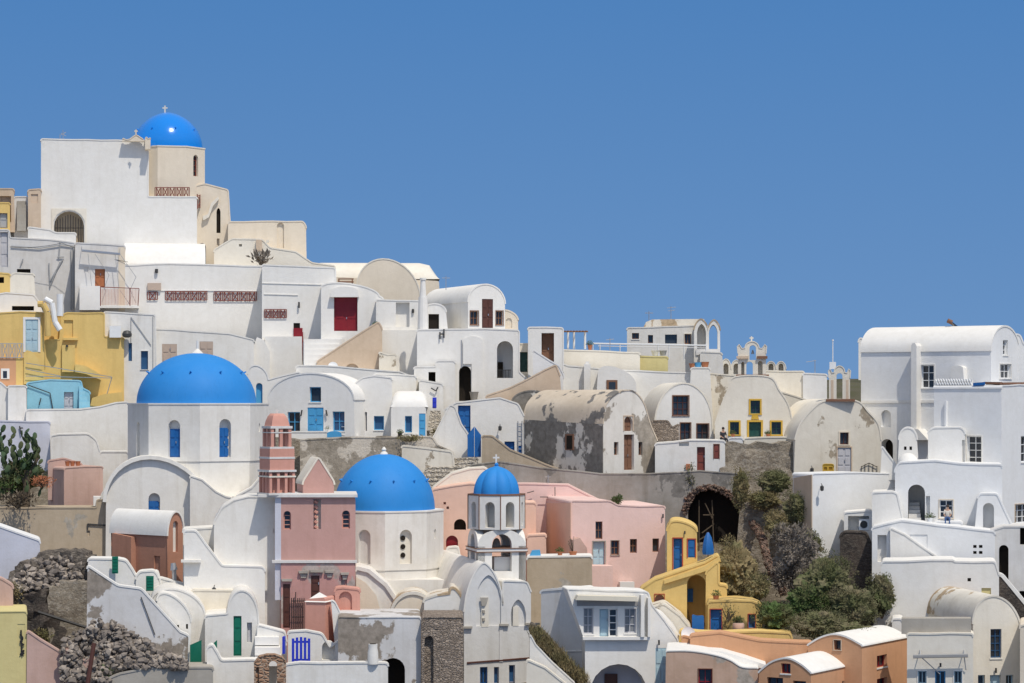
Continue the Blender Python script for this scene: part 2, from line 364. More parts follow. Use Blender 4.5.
def hole_poly(u0, z0, u1, z1, shape):
    if shape == 'r': return [(u0, z0), (u1, z0), (u1, z1), (u0, z1)]
    sp = z1 - min((u1 - u0) * (.5 if shape == 'a' else .9), (z1 - z0) * .7)
    arc = arcpts((u0, sp), (u1, sp), z1, 10, shape == 'g')
    return [(u0, z0), (u1, z0), (u1, sp)] + arc[::-1] + [(u0, sp)]
KINDS = {'w': ('r', .30), 'd': ('r', .34), 'o': ('r', 1.0), 'n': ('r', .3), 'aw': ('a', .3), 'ad': ('a', .3), 'ao': ('a', 1.4), 'an': ('a', .3), 'gn': ('g', .12), 'gw': ('g', .3)}
def opening_parts(root, fr, kind, hp, box, r, o):
    u0, z0, u1, z1 = box; shape = KINDS[kind][0]; k = kind[-1]
    c = o.get('c'); par = None
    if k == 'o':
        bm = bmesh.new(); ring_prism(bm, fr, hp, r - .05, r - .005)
        par = finish('doorway', bm, o.get('c', 'dark'), root, 0)  # back slab; its default near-black paints the shade inside the opening
    elif k == 'd':
        if o.get('low'): z1 = z1 - (u1 - u0) * .72; shape = 'r'; hp = hole_poly(u0 + .002, z0 + .002, u1 - .12, z1, 'r')
        bm = bmesh.new(); ring_prism(bm, fr, [(p[0], p[1]) for p in hp], r - .09, r - .004)
        W_, H_ = u1 - u0, z1 - z0; nc = 2 if W_ > .7 else 1; rows = 3 if H_ > 1.5 else 2
        zt = z1 - (W_ * .5 if shape != 'r' else 0)
        for i in range(nc):
            for j in range(rows):
                a = u0 + W_ * (i + .16) / nc; b = u0 + W_ * (i + .84) / nc
                q0 = z0 + (zt - z0) * (j + .12) / rows; q1 = z0 + (zt - z0) * (j + .88) / rows
                ring_prism(bm, fr, [(a, q0), (b, q0), (b, q1), (a, q1)], r - .125, r - .088)
        par = finish('door', bm, c or 'brown', root, 0)
        if W_ > .5 and H_ > 1.4:
            bm = bmesh.new(); um = u0 + W_ * (.52 if nc == 2 else .85)
            ring_prism(bm, fr, [(um, z0 + .95), (um + .06, z0 + .95), (um + .06, z0 + 1.1), (um, z0 + 1.1)], r - .17, r - .12)
            finish('handle', bm, 'metal', par, 0)
    elif k == 'w':
        W_, H_ = u1 - u0, z1 - z0; f = min(.07, W_ * .14)
        nx, ny = o.get('m', (2 if W_ > .45 else 1, 2 if H_ > .9 else 1))
        bm = bmesh.new()
        if c != 'none':
            bars = [(u0, z0, u0 + f, z1), (u1 - f, z0, u1, z1), (u0 + f, z0, u1 - f, z0 + f)]
            if shape == 'r': bars.append((u0 + f, z1 - f, u1 - f, z1))
            for i in range(1, nx): bars.append((u0 + W_ * i / nx - f * .35, z0 + f, u0 + W_ * i / nx + f * .35, z1 - f))
            for b in bars: ring_prism(bm, fr, [(b[0], b[1]), (b[2], b[1]), (b[2], b[3]), (b[0], b[3])], r - .10, r - .03)
            for j in range(1, ny):
                z = z0 + H_ * j / ny; ring_prism(bm, fr, [(u0 + f, z - f * .35), (u1 - f, z - f * .35), (u1 - f, z + f * .35), (u0 + f, z + f * .35)], r - .085, r - .04)
            par = finish('window', bm, c or 'brown', root, 0)
            bm = bmesh.new(); ring_prism(bm, fr, hp, r - .028, r - .006)
            finish('pane', bm, o.get('g', 'glass'), par, 0)
        else:
            ring_prism(bm, fr, hp, r - .06, r - .006); par = finish('window', bm, o.get('g', 'glass'), root, 0)
    s = o.get('s')
    if s:
        e = o.get('sw', .14); bm = bmesh.new()
        ring_prism(bm, fr, [(u0 - e, z0), (u0 - .004, z0), (u0 - .004, z1), (u0 - e, z1)], -.045, .05)
        ring_prism(bm, fr, [(u1 + .004, z0), (u1 + e, z0), (u1 + e, z1), (u1 + .004, z1)], -.045, .05)
        ring_prism(bm, fr, [(u0 - e, z1 + .003), (u1 + e, z1 + .003), (u1 + e, z1 + e), (u0 - e, z1 + e)], -.048, .05)
        if k == 'w': ring_prism(bm, fr, [(u0 - e - .02, z0 - e * .8), (u1 + e + .02, z0 - e * .8), (u1 + e + .02, z0 - .003), (u0 - e - .02, z0 - .003)], -.07, .05)
        finish('frame', bm, s, par or root, 0)
    elif k == 'w' and (u1 - u0) > .5 and c != 'none' and shape == 'r':
        bm = bmesh.new()
        ring_prism(bm, fr, [(u0 - .05, z0 - .08), (u1 + .05, z0 - .08), (u1 + .05, z0 - .003), (u0 - .05, z0 - .003)], -.05, .06)
        finish('sill', bm, o.get('sill', 'clean'), par, 0)

def w_through(w): return any(len(i) > 5 and i[5].get('t') for i in w)
class H:
    """a walled thing: its face outline (pixels on a vertical plane at depth y) is pushed D metres back; real openings are cut"""
    def __init__(s, name, label, cat, pts, mat='white', roof='same', y=None, yaw=None, sm=0, D=6, w=(), group=None, rt=.07, dl=None, dr=None, jit=.035, part='wall', back=True, over=.04):
        x0 = pts[0][0]; Y = y if y is not None else G(pts[-1][1])
        X = (x0 - 512) / F * Y; 
        if yaw is None: yaw = -math.degrees(math.atan(((pts[0][0] + [p for p in pts if p[0] not in ('a', 'g')][-1][0]) / 2 - 512) / F))
        ya = R(yaw); fr = Fr((X, Y), ya); s.fr = fr
        poly = outline(fr, pts)
        if sm:      # a rounded top: a curve through the chain of top points
            ch = poly[1:-1]; q = []
            for i in range(len(ch) - 1):
                a0, a1, a2, a3 = ch[max(0, i - 1)], ch[i], ch[i + 1], ch[min(len(ch) - 1, i + 2)]
                for j in range(5):
                    t_ = j / 5; q.append(tuple(.5 * (2 * a1[m_] + (a2[m_] - a0[m_]) * t_ + (2 * a0[m_] - 5 * a1[m_] + 4 * a2[m_] - a3[m_]) * t_ ** 2 + (3 * a1[m_] - a0[m_] - 3 * a2[m_] + a3[m_]) * t_ ** 3) for m_ in (0, 1)))
            poly = [poly[0]] + q + [ch[-1], poly[-1]]
        # hand-rounded corners along the top
        ch = poly[1:-1]; q = []; full = poly
        for i in range(1, len(full) - 1):
            a_, b_, c_ = full[i - 1], full[i], full[i + 1]
            v1 = Vector((a_[0] - b_[0], a_[1] - b_[1])); v2 = Vector((c_[0] - b_[0], c_[1] - b_[1]))
            if v1.length < 1e-4 or v2.length < 1e-4: q.append(b_); continue
            bend = math.pi - v1.angle(v2)
            if bend > .45 and not w_through(w):
                r_ = min(.17, v1.length * .4, v2.length * .4); p0 = Vector(b_) + v1.normalized() * r_; p2 = Vector(b_) + v2.normalized() * r_
                for t_ in (0, .35, .65, 1): 
                    m_ = p0 * (1 - t_) ** 2 + Vector(b_) * 2 * t_ * (1 - t_) + p2 * t_ ** 2; q.append((m_.x, m_.y))
            else: q.append(b_)
        poly = [poly[0]] + q + [poly[-1]]
        s.poly = poly
        zb = min(p[1] for p in poly)
        if dl is not None:
            k = (dl - 512) / F; sn, cs = math.sin(ya), math.cos(ya); D = (X - k * Y) / (sn + k * cs)
        if dr is not None:
            q = fr.P(poly[-1][0], 0); k = (dr - 512) / F; sn, cs = math.sin(ya), math.cos(ya); D = (q.x - k * q.y) / (sn + k * cs)
        s.D = D
        s.root = thing(name, label, cat, (X, Y, zb), ya, group)
        uL = poly[0][0]; uR = poly[-1][0]
        bl = fr.P(uL, 0, D); s.FL = Fr((bl.x, bl.y), ya - math.pi / 2)          # left face: runs from its back corner to the front corner
        br = fr.P(uR, 0, 0); s.FR = Fr((br.x, br.y), ya + math.pi / 2)          # right face: runs from the front corner back
        holes = {'F': [], 'L': [], 'R': [], 'T': []}; todo = []
        for it in w:
            kind, a, b, c, d = it[:5]; o = it[5] if len(it) > 5 else {}
            face = o.get('f', 'F'); f2 = {'F': fr, 'L': s.FL, 'R': s.FR}[face]
            u0, zz1 = f2.pix(a, b); u1, zz0 = f2.pix(c, d)
            zz1 = (zz1 + f2.pix(c, b)[1]) / 2; zz0 = (zz0 + f2.pix(a, d)[1]) / 2
            shape, r = KINDS[kind]; r = o.get('r', r); hp = hole_poly(u0, zz0, u1, zz1, shape)
            if o.get('t'): holes['T'].append((hp, D))
            else: holes[face].append((hp, r)); todo.append((f2, kind, hp, (u0, zz0, u1, zz1), r, o))
        # jitter of the top chain
        rnd = random.Random(label)
        chain = poly[1:-1]; ch2 = [chain[0]] if chain else []
        for a, b in zip(chain, chain[1:]):
            ln = math.hypot(b[0] - a[0], b[1] - a[1]); n = max(1, int(ln / 1.1)) if jit else 1
            for i in range(1, n): ch2.append((a[0] + (b[0] - a[0]) * i / n, a[1] + (b[1] - a[1]) * i / n + rnd.uniform(-jit, jit)))
            ch2.append(b)
        poly2 = [poly[0]] + ch2 + [poly[-1]]
        bm = bmesh.new()
        A = cap(bm, fr, poly2, holes['F'] + [(h, D) for h, _ in holes['T']], 0)
        if holes['T']:
            # open arches: remove the closing faces, cut the back face too
            bm.free(); bm = bmesh.new()
            A = cap(bm, fr, poly2, holes['F'] + [(h, D) for h, _ in holes['T']], 0, False)
            cap2 = cap(bm, fr, poly2, holes['T'], D, False)
            for h, _ in holes['T']:
                a = [bm.verts.new(fr.P(p[0], p[1], 0)) for p in h]; b = [bm.verts.new(fr.P(p[0], p[1], D)) for p in h]
                for i in range(len(h)): bm.faces.new((a[i], a[(i + 1) % len(h)], b[(i + 1) % len(h)], b[i]))
            for h, r in holes['F']:
                a = [bm.verts.new(fr.P(p[0], p[1], 0)) for p in h]; b = [bm.verts.new(fr.P(p[0], p[1], r)) for p in h]
                for i in range(len(h)): bm.faces.new((a[i], a[(i + 1) % len(h)], b[(i + 1) % len(h)], b[i]))
                bm.faces.new(b)
            Bv = cap2
        else: Bv = cap(bm, fr, poly2, [], D)
        n = len(poly2)
        for i in range(n):
            j = (i + 1) % n
            if i == 0 and holes['L']:
                zl0, zl1 = poly[0][1], poly[1][1]
                cap(bm, s.FL, [(0, zl0), (D, zl0), (D, zl1), (0, zl1)], holes['L'])
            elif i == n - 2 and holes['R']:
                cap(bm, s.FR, [(0, poly[-1][1]), (D, poly[-1][1]), (D, poly[-2][1]), (0, poly[-2][1])], holes['R'])
            else: bm.faces.new((A[i], A[j], Bv[j], Bv[i]))
        bmesh.ops.remove_doubles(bm, verts=bm.verts, dist=.0005)
        s.wall = finish(part, bm, mat, s.root)
        for f2, kind, hp, box, r, o in todo: opening_parts(s.root, f2, kind, hp, box, r, o)
        if rt and len(ch2) > 1:
            rm = mat if roof == 'same' else roof
            s.shell('roof', rm, ch2, -over, D + over, rt)
    def shell(s, name, mat, chain, d0, d1, t, parent=None):
        fr = s.fr; n = len(chain); nor = []
        for i in range(n):
            v = Vector((0, 0))
            if i > 0:
                e = Vector((chain[i][0] - chain[i - 1][0], chain[i][1] - chain[i - 1][1]))
                if e.length > 1e-5: v += Vector((-e.y, e.x)).normalized()
            if i < n - 1:
                e = Vector((chain[i + 1][0] - chain[i][0], chain[i + 1][1] - chain[i][1]))
                if e.length > 1e-5: v += Vector((-e.y, e.x)).normalized()
            nor.append(v.normalized() if v.length > .01 else Vector((0, 1)))
        a = [(c[0] + m.x * t, c[1] + m.y * t) for c, m in zip(chain, nor)]; b = [(c[0] - m.x * .03, c[1] - m.y * .03) for c, m in zip(chain, nor)]
        bm = bmesh.new()
        R_ = [[bm.verts.new(fr.P(p[0], p[1], d)) for p in q] for d in (d0, d1) for q in (a, b)]
        fo, fi, bo, bi = R_
        for i in range(n - 1):
            for q in ((fo[i], fo[i + 1], fi[i + 1], fi[i]), (bo[i], bi[i], bi[i + 1], bo[i + 1]), (fo[i], bo[i], bo[i + 1], fo[i + 1]), (fi[i], fi[i + 1], bi[i + 1], bi[i])): bm.faces.new(q)
        bm.faces.new((fo[0], fi[0], bi[0], bo[0])); bm.faces.new((fo[-1], bo[-1], bi[-1], fi[-1]))
        return finish(name, bm, mat, parent or s.root)
    def prism(s, name, mat, pts, d0, d1, parent=None, fr=None):
        """pixels are read on the wall's own plane, pushed d0 (minus = proud)"""
        fr = fr or s.fr; bm = bmesh.new(); ring_prism(bm, fr, outline(fr, pts, d0), d0, d1)
        return finish(name, bm, mat, parent or s.root)
    def box(s, name, mat, x0, y0, x1, y1, d0, d1, parent=None, fr=None):
        return s.prism(name, mat, [(x0, y1), (x0, y0), (x1, y0), (x1, y1)], d0, d1, parent, fr)
    def barrel(s, name, mat, x0, x1, ye, yt, D, d0=0, ye1=None, drop=.0, parent=None):
        """a barrel roof whose axis runs along the wall: eave at pixel ye, crown at yt, D metres deep; rounded down at both ends when drop"""
        fr = s.fr; u0, z0 = fr.pix(x0, ye, d0); u1, z0b = fr.pix(x1, ye if ye1 is None else ye1, d0); zt = fr.pix((x0 + x1) / 2, yt, d0 + D / 2)[1]
        bm = bmesh.new(); rows = []; N = 14; ns = 12
        for j in range(N + 1):
            t = j / N; u = u0 + (u1 - u0) * t; e = min(t, 1 - t) * (u1 - u0); k = 1.0
            if drop and e < drop: k = math.sqrt(max(0, 1 - (1 - e / drop) ** 2)) * .999 + .001
            zb = z0 + (z0b - z0) * t
            rows.append([bm.verts.new(fr.P(u, zb + (zt - zb) * k * math.sin(math.pi * i / ns), d0 + D * (.5 - .5 * math.cos(math.pi * i / ns)))) for i in range(ns + 1)])
        for a, b in zip(rows, rows[1:]):
            for i in range(ns): bm.faces.new((a[i], a[i + 1], b[i + 1], b[i]))
        bm.faces.new(rows[0]); bm.faces.new(rows[-1][::-1])
        return finish(name, bm, mat, parent or s.root, 40)
    def cyl(s, name, mat, x, y0, y1, rpx, d, parent=None, top=None, seg=12):
        k = s.fr.pix(x, y0, d); k2 = s.fr.pix(x, y1, d); p = s.fr.P(k[0], k[1], d); q = s.fr.P(k2[0], k2[1], d)
        bm = bmesh.new(); r = rpx * p.y / F; tube(bm, q, p, r, seg, r * (top if top is not None else 1))
        return finish(name, bm, mat, parent or s.root)
    def bars(s, name, mat, segs, d, r=.02, parent=None):
        """round bars between pixel points on the plane pushed d: (x0,y0,x1,y1[,d0,d1])"""
        bm = bmesh.new()
        for g in segs:
            da, db = (g[4], g[5]) if len(g) > 4 else (d, d)
            a = s.fr.pix(g[0], g[1], da); b = s.fr.pix(g[2], g[3], db)
            tube(bm, s.fr.P(a[0], a[1], da), s.fr.P(b[0], b[1], db), r, 5)
        return finish(name, bm, mat, parent or s.root)
    def lattice(s, mat, x0, y0, x1, y1, d, n, name='railing', r=.035, yr=None):
        yr = yr or (y0, y1); g = []
        f = lambda t: y0 + (yr[0] - y0) * t; h = lambda t: y1 + (yr[1] - y1) * t
        g += [(x0, y0, x1, yr[0]), (x0, y1, x1, yr[1])]
        for i in range(n + 1):
            t = i / n; x = x0 + (x1 - x0) * t; g.append((x, f(t), x, h(t)))
            if i < n:
                t2 = (i + .2) / n; t3 = (i + .8) / n; xa = x0 + (x1 - x0) * t2; xb = x0 + (x1 - x0) * t3
                g += [(xa, f(t2), xb, h(t3)), (xa, h(t2), xb, f(t3)), (xa, f(t2), xa, h(t2)), (xb, f(t3), xb, h(t3))]
        return s.bars(name, mat, g, d, r)
def cross(root, c, h, mat='white', t=.05, name='cross'):
    bm = bmesh.new(); n = Vector((0, 1)); u = Vector((1, 0))
    abox(bm, c, u, n, t, -t, t, c[2], c[2] + h)
    abox(bm, c, u, n, h * .34, -t * .9, t * .9, c[2] + h * .58, c[2] + h * .58 + 2 * t)
    return finish(name, bm, mat, root, 0)
def drum(root, cx, Y, Rm, z0, z1, mat, wins, rot=0, nf=8, name='drum', corn=.08, cmat='clean'):
    """polygonal drum round (cx,Y) with arched windows: wins {facet: (kind, width, zlow, zhigh, opts)}; facet 0 faces the camera, counting to the right"""
    bm = bmesh.new(); todo = []
    for i in range(nf):
        a0 = R(-90) + rot + (i - .5) * 2 * math.pi / nf; a1 = a0 + 2 * math.pi / nf
        p = Vector((cx + Rm * math.cos(a0), Y + Rm * math.sin(a0))); q = Vector((cx + Rm * math.cos(a1), Y + Rm * math.sin(a1)))
        e = q - p; fr = Fr(p, math.atan2(e.y, e.x)); ln = e.length; hs_ = []
        k = i if i <= nf // 2 else i - nf
        for wn in wins.get(k, []):
            kind, wd, za, zc, o = wn[:5]; off = wn[5] if len(wn) > 5 else 0
            shape, r = KINDS[kind]; r = o.get('r', r); box = (ln / 2 - wd / 2 + off, za, ln / 2 + wd / 2 + off, zc)
            hp = hole_poly(*box, shape); hs_.append((hp, r)); todo.append((fr, kind, hp, box, r, o))
        cap(bm, fr, [(0, z0), (ln, z0), (ln, z1), (0, z1)], hs_)
    vs = [bm.verts.new((cx + Rm * math.cos(R(-90) + rot + (i - .5) * 2 * math.pi / nf), Y + Rm * math.sin(R(-90) + rot + (i - .5) * 2 * math.pi / nf), z1)) for i in range(nf)]
    bm.faces.new(vs); bmesh.ops.remove_doubles(bm, verts=bm.verts, dist=.001)
    d = finish(name, bm, mat, root, 20)
    for t in todo: opening_parts(d, *t)
    if corn:
        bm = bmesh.new(); a = []
        for z, rr in ((z1 + .003, Rm + corn), (z1 + .1, Rm + corn)):
            a.append([bm.verts.new((cx + rr * math.cos(R(-90) + rot + (i - .5) * 2 * math.pi / nf), Y + rr * math.sin(R(-90) + rot + (i - .5) * 2 * math.pi / nf), z)) for i in range(nf)])
        for i in range(nf): bm.faces.new((a[0][i], a[0][(i + 1) % nf], a[1][(i + 1) % nf], a[1][i]))
        bm.faces.new(a[0][::-1]); bm.faces.new(a[1]); finish('cornice', bm, cmat, d, 20)
    return d
def dome(root, cx, Y, z, r, h, mat, spikes=0, pointed=0, sz=.55, ribs=0, at=.62):
    prof = []
    for i in range(25):
        a = i / 24 * math.pi / 2
        rr = r * math.cos(a); zz = h * math.sin(a) ** (1 if not pointed else 1.0)
        if pointed: rr = r * (math.cos(a) ** (1 + pointed * .15)); zz = h * (math.sin(a) * (1 - pointed) + pointed * (a / (math.pi / 2)))
        prof.append((max(rr, .02), zz))
    bm = bmesh.new(); lathe(bm, (cx, Y, z), [(r * 1.0, -.02)] + prof[0:], 64, ribs=ribs)
    d = finish('dome', bm, mat, root, 50)
    for i in range(spikes):
        a = 2 * math.pi * (i + .5) / spikes; t = math.asin(at); zz = h * at; rr = r * math.cos(t)
        p = Vector((cx + rr * math.cos(a), Y + rr * math.sin(a), z + zz)); out_ = Vector((math.cos(a), math.sin(a), .55)).normalized()
        bm = bmesh.new(); tube(bm, p - out_ * .12, p + out_ * sz * .55, .11, 5, .04); finish('spike', bm, mat, d, 0)
    return d
def fix_smooth(): pass
# ------------------------------------------------------------------ ground, sea
SKYL = [(-400, 300), (0, 292), (290, 292), (360, 322), (450, 352), (520, 372), (600, 384), (860, 392), (1024, 396), (1500, 400)]
def skyl(px):
    for a, b in zip(SKYL, SKYL[1:]):
        if px <= b[0]: return a[1] + (b[1] - a[1]) * max(0, (px - a[0]) / (b[0] - a[0]))
    return SKYL[-1][1]
def ground_z(x, Y):
    Ye = Y - 9
    if Ye < 142: 
        z0 = (HY - 736) / F * 142; return z0 - (142 - Ye) * .72
    py = 683 - (Ye - 150) / .15; px = 512 + F * x / Y; sk = skyl(px)
    if py >= sk: return (HY - py) / F * Ye - 1.3
    Yr = G(sk); zr = (HY - sk) / F * Yr - 1.3
    d = Ye - Yr
    return zr - .03 * d if d < 60 else zr - 1.8 - (d - 60) * .35
def build_ground():
    bm = bmesh.new(); xs = [-400, -300, -220, -160, -120] + [-100 + i * 1.25 for i in range(161)] + [120, 160, 220, 300, 400]
    ys = [20, 40, 60, 80, 100, 115, 125, 132] + [137 + i * .9 for i in range(112)] + [240, 250, 262, 280, 300, 340, 380, 430, 500, 600]
    g = []
    for y in ys:
        row = []
        for x in xs:
            z = ground_z(x, y)
            if y > 125: z += .55 * noise.noise(Vector((x * .16, y * .16, 0))) + .22 * noise.noise(Vector((x * .6, y * .6, 3)))
            row.append(bm.verts.new((x, y, max(z, -105))))
        g.append(row)
    for a, b in zip(g, g[1:]):
        for i in range(len(xs) - 1): bm.faces.new((a[i], a[i + 1], b[i + 1], b[i]))
    tag(finish('hillside', bm, 'soil', smooth=40), None, None, kind='structure')
    bm = bmesh.new(); s_ = 40000; vs = [bm.verts.new(p) for p in ((-s_, -s_, -100), (s_, -s_, -100), (s_, s_, -100), (-s_, s_, -100))]; bm.faces.new(vs)
    m, t, b = _nodes('sea_water'); b.inputs['Base Color'].default_value = (.01, .05, .12, 1); b.inputs['Roughness'].default_value = .15
    _bump(t, b, _noise(t, _pos(t), .12, 5), 1.0, .6)
    tag(finish('sea', bm, m, smooth=0), None, None, kind='structure')
    # the further ridge that shows in the gap beside the right-hand bell arch
    bm = bmesh.new(); rows = []
    for j in range(9):
        Y = 420 + j * 30; t = j / 8; row = []
        for i in range(41):
            x = -20 + i * 6; top = 4.6 + 1.2 * noise.noise(Vector((x * .03, 1, 0))) - abs(x - 75) * .012
            row.append(bm.verts.new((x, Y, -60 + (top + 60) * math.sin(min(1, t * 1.3) * math.pi / 2) - (t > .8) * 6 + .5 * noise.noise(Vector((x * .15, Y * .1, 0))))))
        rows.append(row)
    for a, b in zip(rows, rows[1:]):
        for i in range(40): bm.faces.new((a[i], a[i + 1], b[i + 1], b[i]))
    m = stone('scrub_hill_ground', (.12, .115, .065), (.08, .08, .045), (.11, .10, .07), .12, .2, 1)
    tag(finish('far_hill', bm, m, smooth=60), None, None, kind='structure')
build_ground()

# ================================================================== top left
D = dict
# big blank white house under the upper church
a = H('white_house', 'tall blank white house wall at the village top with an arched grille at its foot', 'house',
  [(41, 262), (41, 139), (148, 141), (148, 197), (197, 197), (197, 262)], 'clean', y=214.5, D=7,
  w=[('ao', 54, 211, 84, 246, D(r=1.0, c='brownwall'))])
a.prism('arch_frame', 'creamw', [(51.5, 246), (51.5, 208.5), (86.5, 208.5), (86.5, 246), (84.8, 246), (84.8, 221), (81, 214.5), (75, 210.8), (69, 209.8), (63, 210.8), (57, 214.5), (53.6, 221), (53.6, 246)], -.08, .0)
a.bars('grille', 'iron', [(55 + i * 2.6, 214 + abs(i - 5.5) * 1.3, 55 + i * 2.6, 245) for i in range(12)] + [(54.5, 228, 84, 228)], .25, .03)
a.lattice('rail', 155, 187.5, 189.5, 196.6, .15, 5)
a.bars('railing', 'rail', [(197, 196 + .4, 205, 193, .1, 4), (197, 208, 205, 205, .1, 4), (197.3, 194, 197.3, 209, .1, .1), (200, 195, 200, 208, 1.5, 1.5), (203, 194, 203, 206, 3, 3), (197, 208, 205, 194, .1, 4), (197, 196, 205, 206, .1, 4)], 0, .045)
a.bars('antenna', 'metal', [(60, 139, 60, 134), (63, 139, 63, 130), (61, 133, 66, 136), (61, 135, 66, 132)], 2, .03)
H('corner_gable', 'little cream gable topped by a cross beside the upper blue dome', 'parapet gable',
  [(122, 141), (123, 138), (126, 140), (130, 139), (136, 134.5), (143, 139), (146, 141.5)], 'cream', y=214.75, D=.5, rt=.04)
H('corner_post', 'small white corner block right of the little cream gable', 'block', [(145, 149), (145, 139), (146.5, 136.5), (148, 139), (150.5, 137.5), (150.5, 149)], 'cream', y=214.6, D=1.2, rt=.03)
c = W(136, 134.5, 214.2); t = thing('gable_cross', 'small pale cross on the little cream gable', 'cross', c); cross(t, c, .4, 'cream', .045)
a = H('vaulted_terrace', 'bright white rounded terrace roof under the tall blank wall', 'terrace', [(128, 300), (128, 263), (205, 264), (205.5, 300)], 'clean', y=211.5, D=5, rt=0)
a.barrel('vault_roof', 'clean', 124, 205.5, 264.5, 243.5, 7)
# upper church
CY = 219.5; k = CY / F
t = thing('church', 'cream church with a glossy blue dome at the very top of the village', 'church', W(170, 265, CY))
cx = (169.3 - 512) * k; z0 = (HY - 205) * k; z1 = (HY - 150) * k
drum(t, cx, CY, 37 * k, z0 - 1, z1, 'cream', {1: [('aw', .62, z1 - 2.35, z1 - .55, D(c='rail', m=(1, 4)))]}, rot=R(12), corn=.05, cmat='creamw')
d = dome(t, (167.6 - 512) * k, CY, z1 + .06, 34.8 * k, 37 * k, 'domeg', 8, pointed=.12, sz=.22, at=.5)
cross(t, Vector((165 - 512, 0, 0)) * k + Vector((0, CY, (HY - 113) * k)), .62, 'creamw', .06)
a = H('church_annex', 'cream church side block with a slit window and half arch buttress', 'annex',
  [(196, 275), (196, 186), (205, 184), (228, 190), (230, 225), (230, 275)], 'cream', y=218, D=6,
  w=[('gw', 216.5, 208, 220.5, 233, D(c='none', g='dark')), ('ao', 198, 243, 206, 264, D(r=.8)), ('n', 216.8, 238.5, 219.5, 252)])
a.prism('buttress', 'creamw', [(203, 220), (203, 216), (208, 214), ('a', 219, 197, 195)][:3] + [(211, 203), (218, 196.5), (219, 199), (213, 206), (209, 217), (204, 220)], -.35, .02)
H('cream_house', 'long cream house with a thick end pier right of the upper church', 'house',
  [(228, 285), (228, 222), (303, 221.5), (306, 226), (307, 285)], 'cream', y=217, D=7, w=[('an', 277, 222.5, 284, 248, D(r=.2))])
a = H('cream_house', 'low cream sloping terrace wall with two small vents below the church', 'wall',
  [(214, 290), (214, 250), (232, 239), (262, 239.5), (270, 248), (296, 252), (312, 263), (335, 266), (335, 290)], 'creamw', y=214.5, D=3,
  w=[('n', 239, 244, 242, 246.5), ('n', 266, 240.2, 269, 242.6)])
a.box('vent', 'tan', 256, 240, 262, 251, -.3, .3)
# long pale cream vaulted house on the skyline
H('cream_vault_house', 'long pale cream house on the skyline with rounded right end', 'house',
  [(300, 300), (300, 276), (439, 281), (440, 300)], 'cream', y=214.5, D=6, rt=0).barrel('vault_roof', 'creamw', 300, 440, 279, 263, 7, drop=1.6)
H('half_round_gable', 'smooth cream half round gable in front of the long cream house', 'house',
  [(357, 310), (357, 287), ('a', 420, 298, 259.5), (420, 310)], 'cream', y=213.2, D=4, roof='creamw')

# left edge: terrace, sheds, grey houses
H('shed', 'tan shed with dark eave at the upper left edge', 'shed', [(-12, 232), (-12, 189), (14, 189), (15, 232)], 'tan', y=212.5, D=4, w=[('n', 0, 196, 11, 222, D(r=.4))])
a = H('stair_block', 'narrow grey outdoor stair between two tan walls at the upper left', 'stairs', [(14, 238), (14, 197), (28, 197), (28, 238)], 'grey', y=213.5, D=3)
bm = bmesh.new()
for i in range(9):
    f0 = a.fr.pix(17, 228 - i * 3.4, -.2); f1 = a.fr.pix(26, 231.4 - i * 3.4, -.2)
    ring_prism(bm, a.fr, [(f0[0], f1[1]), (f1[0], f1[1]), (f1[0], f0[1]), (f0[0], f0[1])], -.9 + i * .1, .02)
finish('steps', bm, 'slab', a.root, 0)
H('shed', 'small tan block with a recessed panel against the tall white wall', 'shed', [(28, 232), (28, 190), (41, 189), (41, 232)], 'tan', y=213, D=4, w=[('n', 31, 194, 38, 203, D(r=.1))])
H('yellow_shutter_wall', 'orange wall with a grey shutter at the left edge', 'wall', [(-10, 240), (-10, 203), (10, 203), (10, 240)], 'yellow', y=211.8, D=.4, w=[('d', -1, 213, 7.5, 228, D(c='grayp'))])
H('parapet', 'pale stepped parapet below the arched grille', 'wall', [(28, 262), (28, 227), (50, 230), (56, 233), (76, 233), (76, 262)], 'offwhite', y=210.5, D=1.5)
a = H('grey_house', 'lavender grey house with pipes and brackets at the left edge', 'house',
  [(-14, 330), (-14, 230), (9, 230), (10, 238), (50, 240), (75, 243), (75, 330)], 'grey', y=209.3, D=6,
  w=[('d', 0, 232, 8, 267, D(c='lgray')), ('w', 17, 269, 30.5, 275.5, D(c='none', g='dark'))])
a.bars('pipe', 'grayp', [(71, 250, 71, 309), (73.5, 246, 73.5, 309), (11, 246, 40, 248), (40, 248, 62, 244.5), (62, 244.5, 74, 246), (60, 242, 59, 258), (57, 257, 64, 257), (49, 263, 50, 287), (50, 281, 63, 259), (50.5, 285, 60, 262), (23, 259, 20.5, 265)], -.12, .05)
a = H('balcony_house', 'grey plaster house with an orange door and rolled awning above a netted balcony', 'house',
  [(75, 330), (75, 243), (125, 246), (125.5, 330)], 'grey', y=208, D=6, w=[('d', 95, 269, 105, 287, D(c='owood')), ('n', 84, 267, 88.5, 273, D(r=.08))])
a.box('corner_strip', 'cream', 118.5, 247, 125, 312, -.02, .1)
a.bars('awning_roll', 'metal', [(82, 250.5, 120, 254)], -.7, .11)
a.bars('awning_arm', 'grayp', [(82, 250, 82, 246, -.7, 0), (120, 253, 120, 248, -.7, 0), (88, 254, 92, 290), (95, 254, 109, 275), (109, 275, 105, 286), (115, 254, 119, 288), (120, 254, 136, 277), (136, 277, 130, 290), (120, 290, 130, 305), (130, 290, 136, 303)], -.7, .024)
a.box('parapet', 'cool', 79.5, 286, 100, 310, -1.1, 0)
t = a.box('balcony_floor', 'offwhite', 100, 305.5, 139, 308, -1.1, 0)
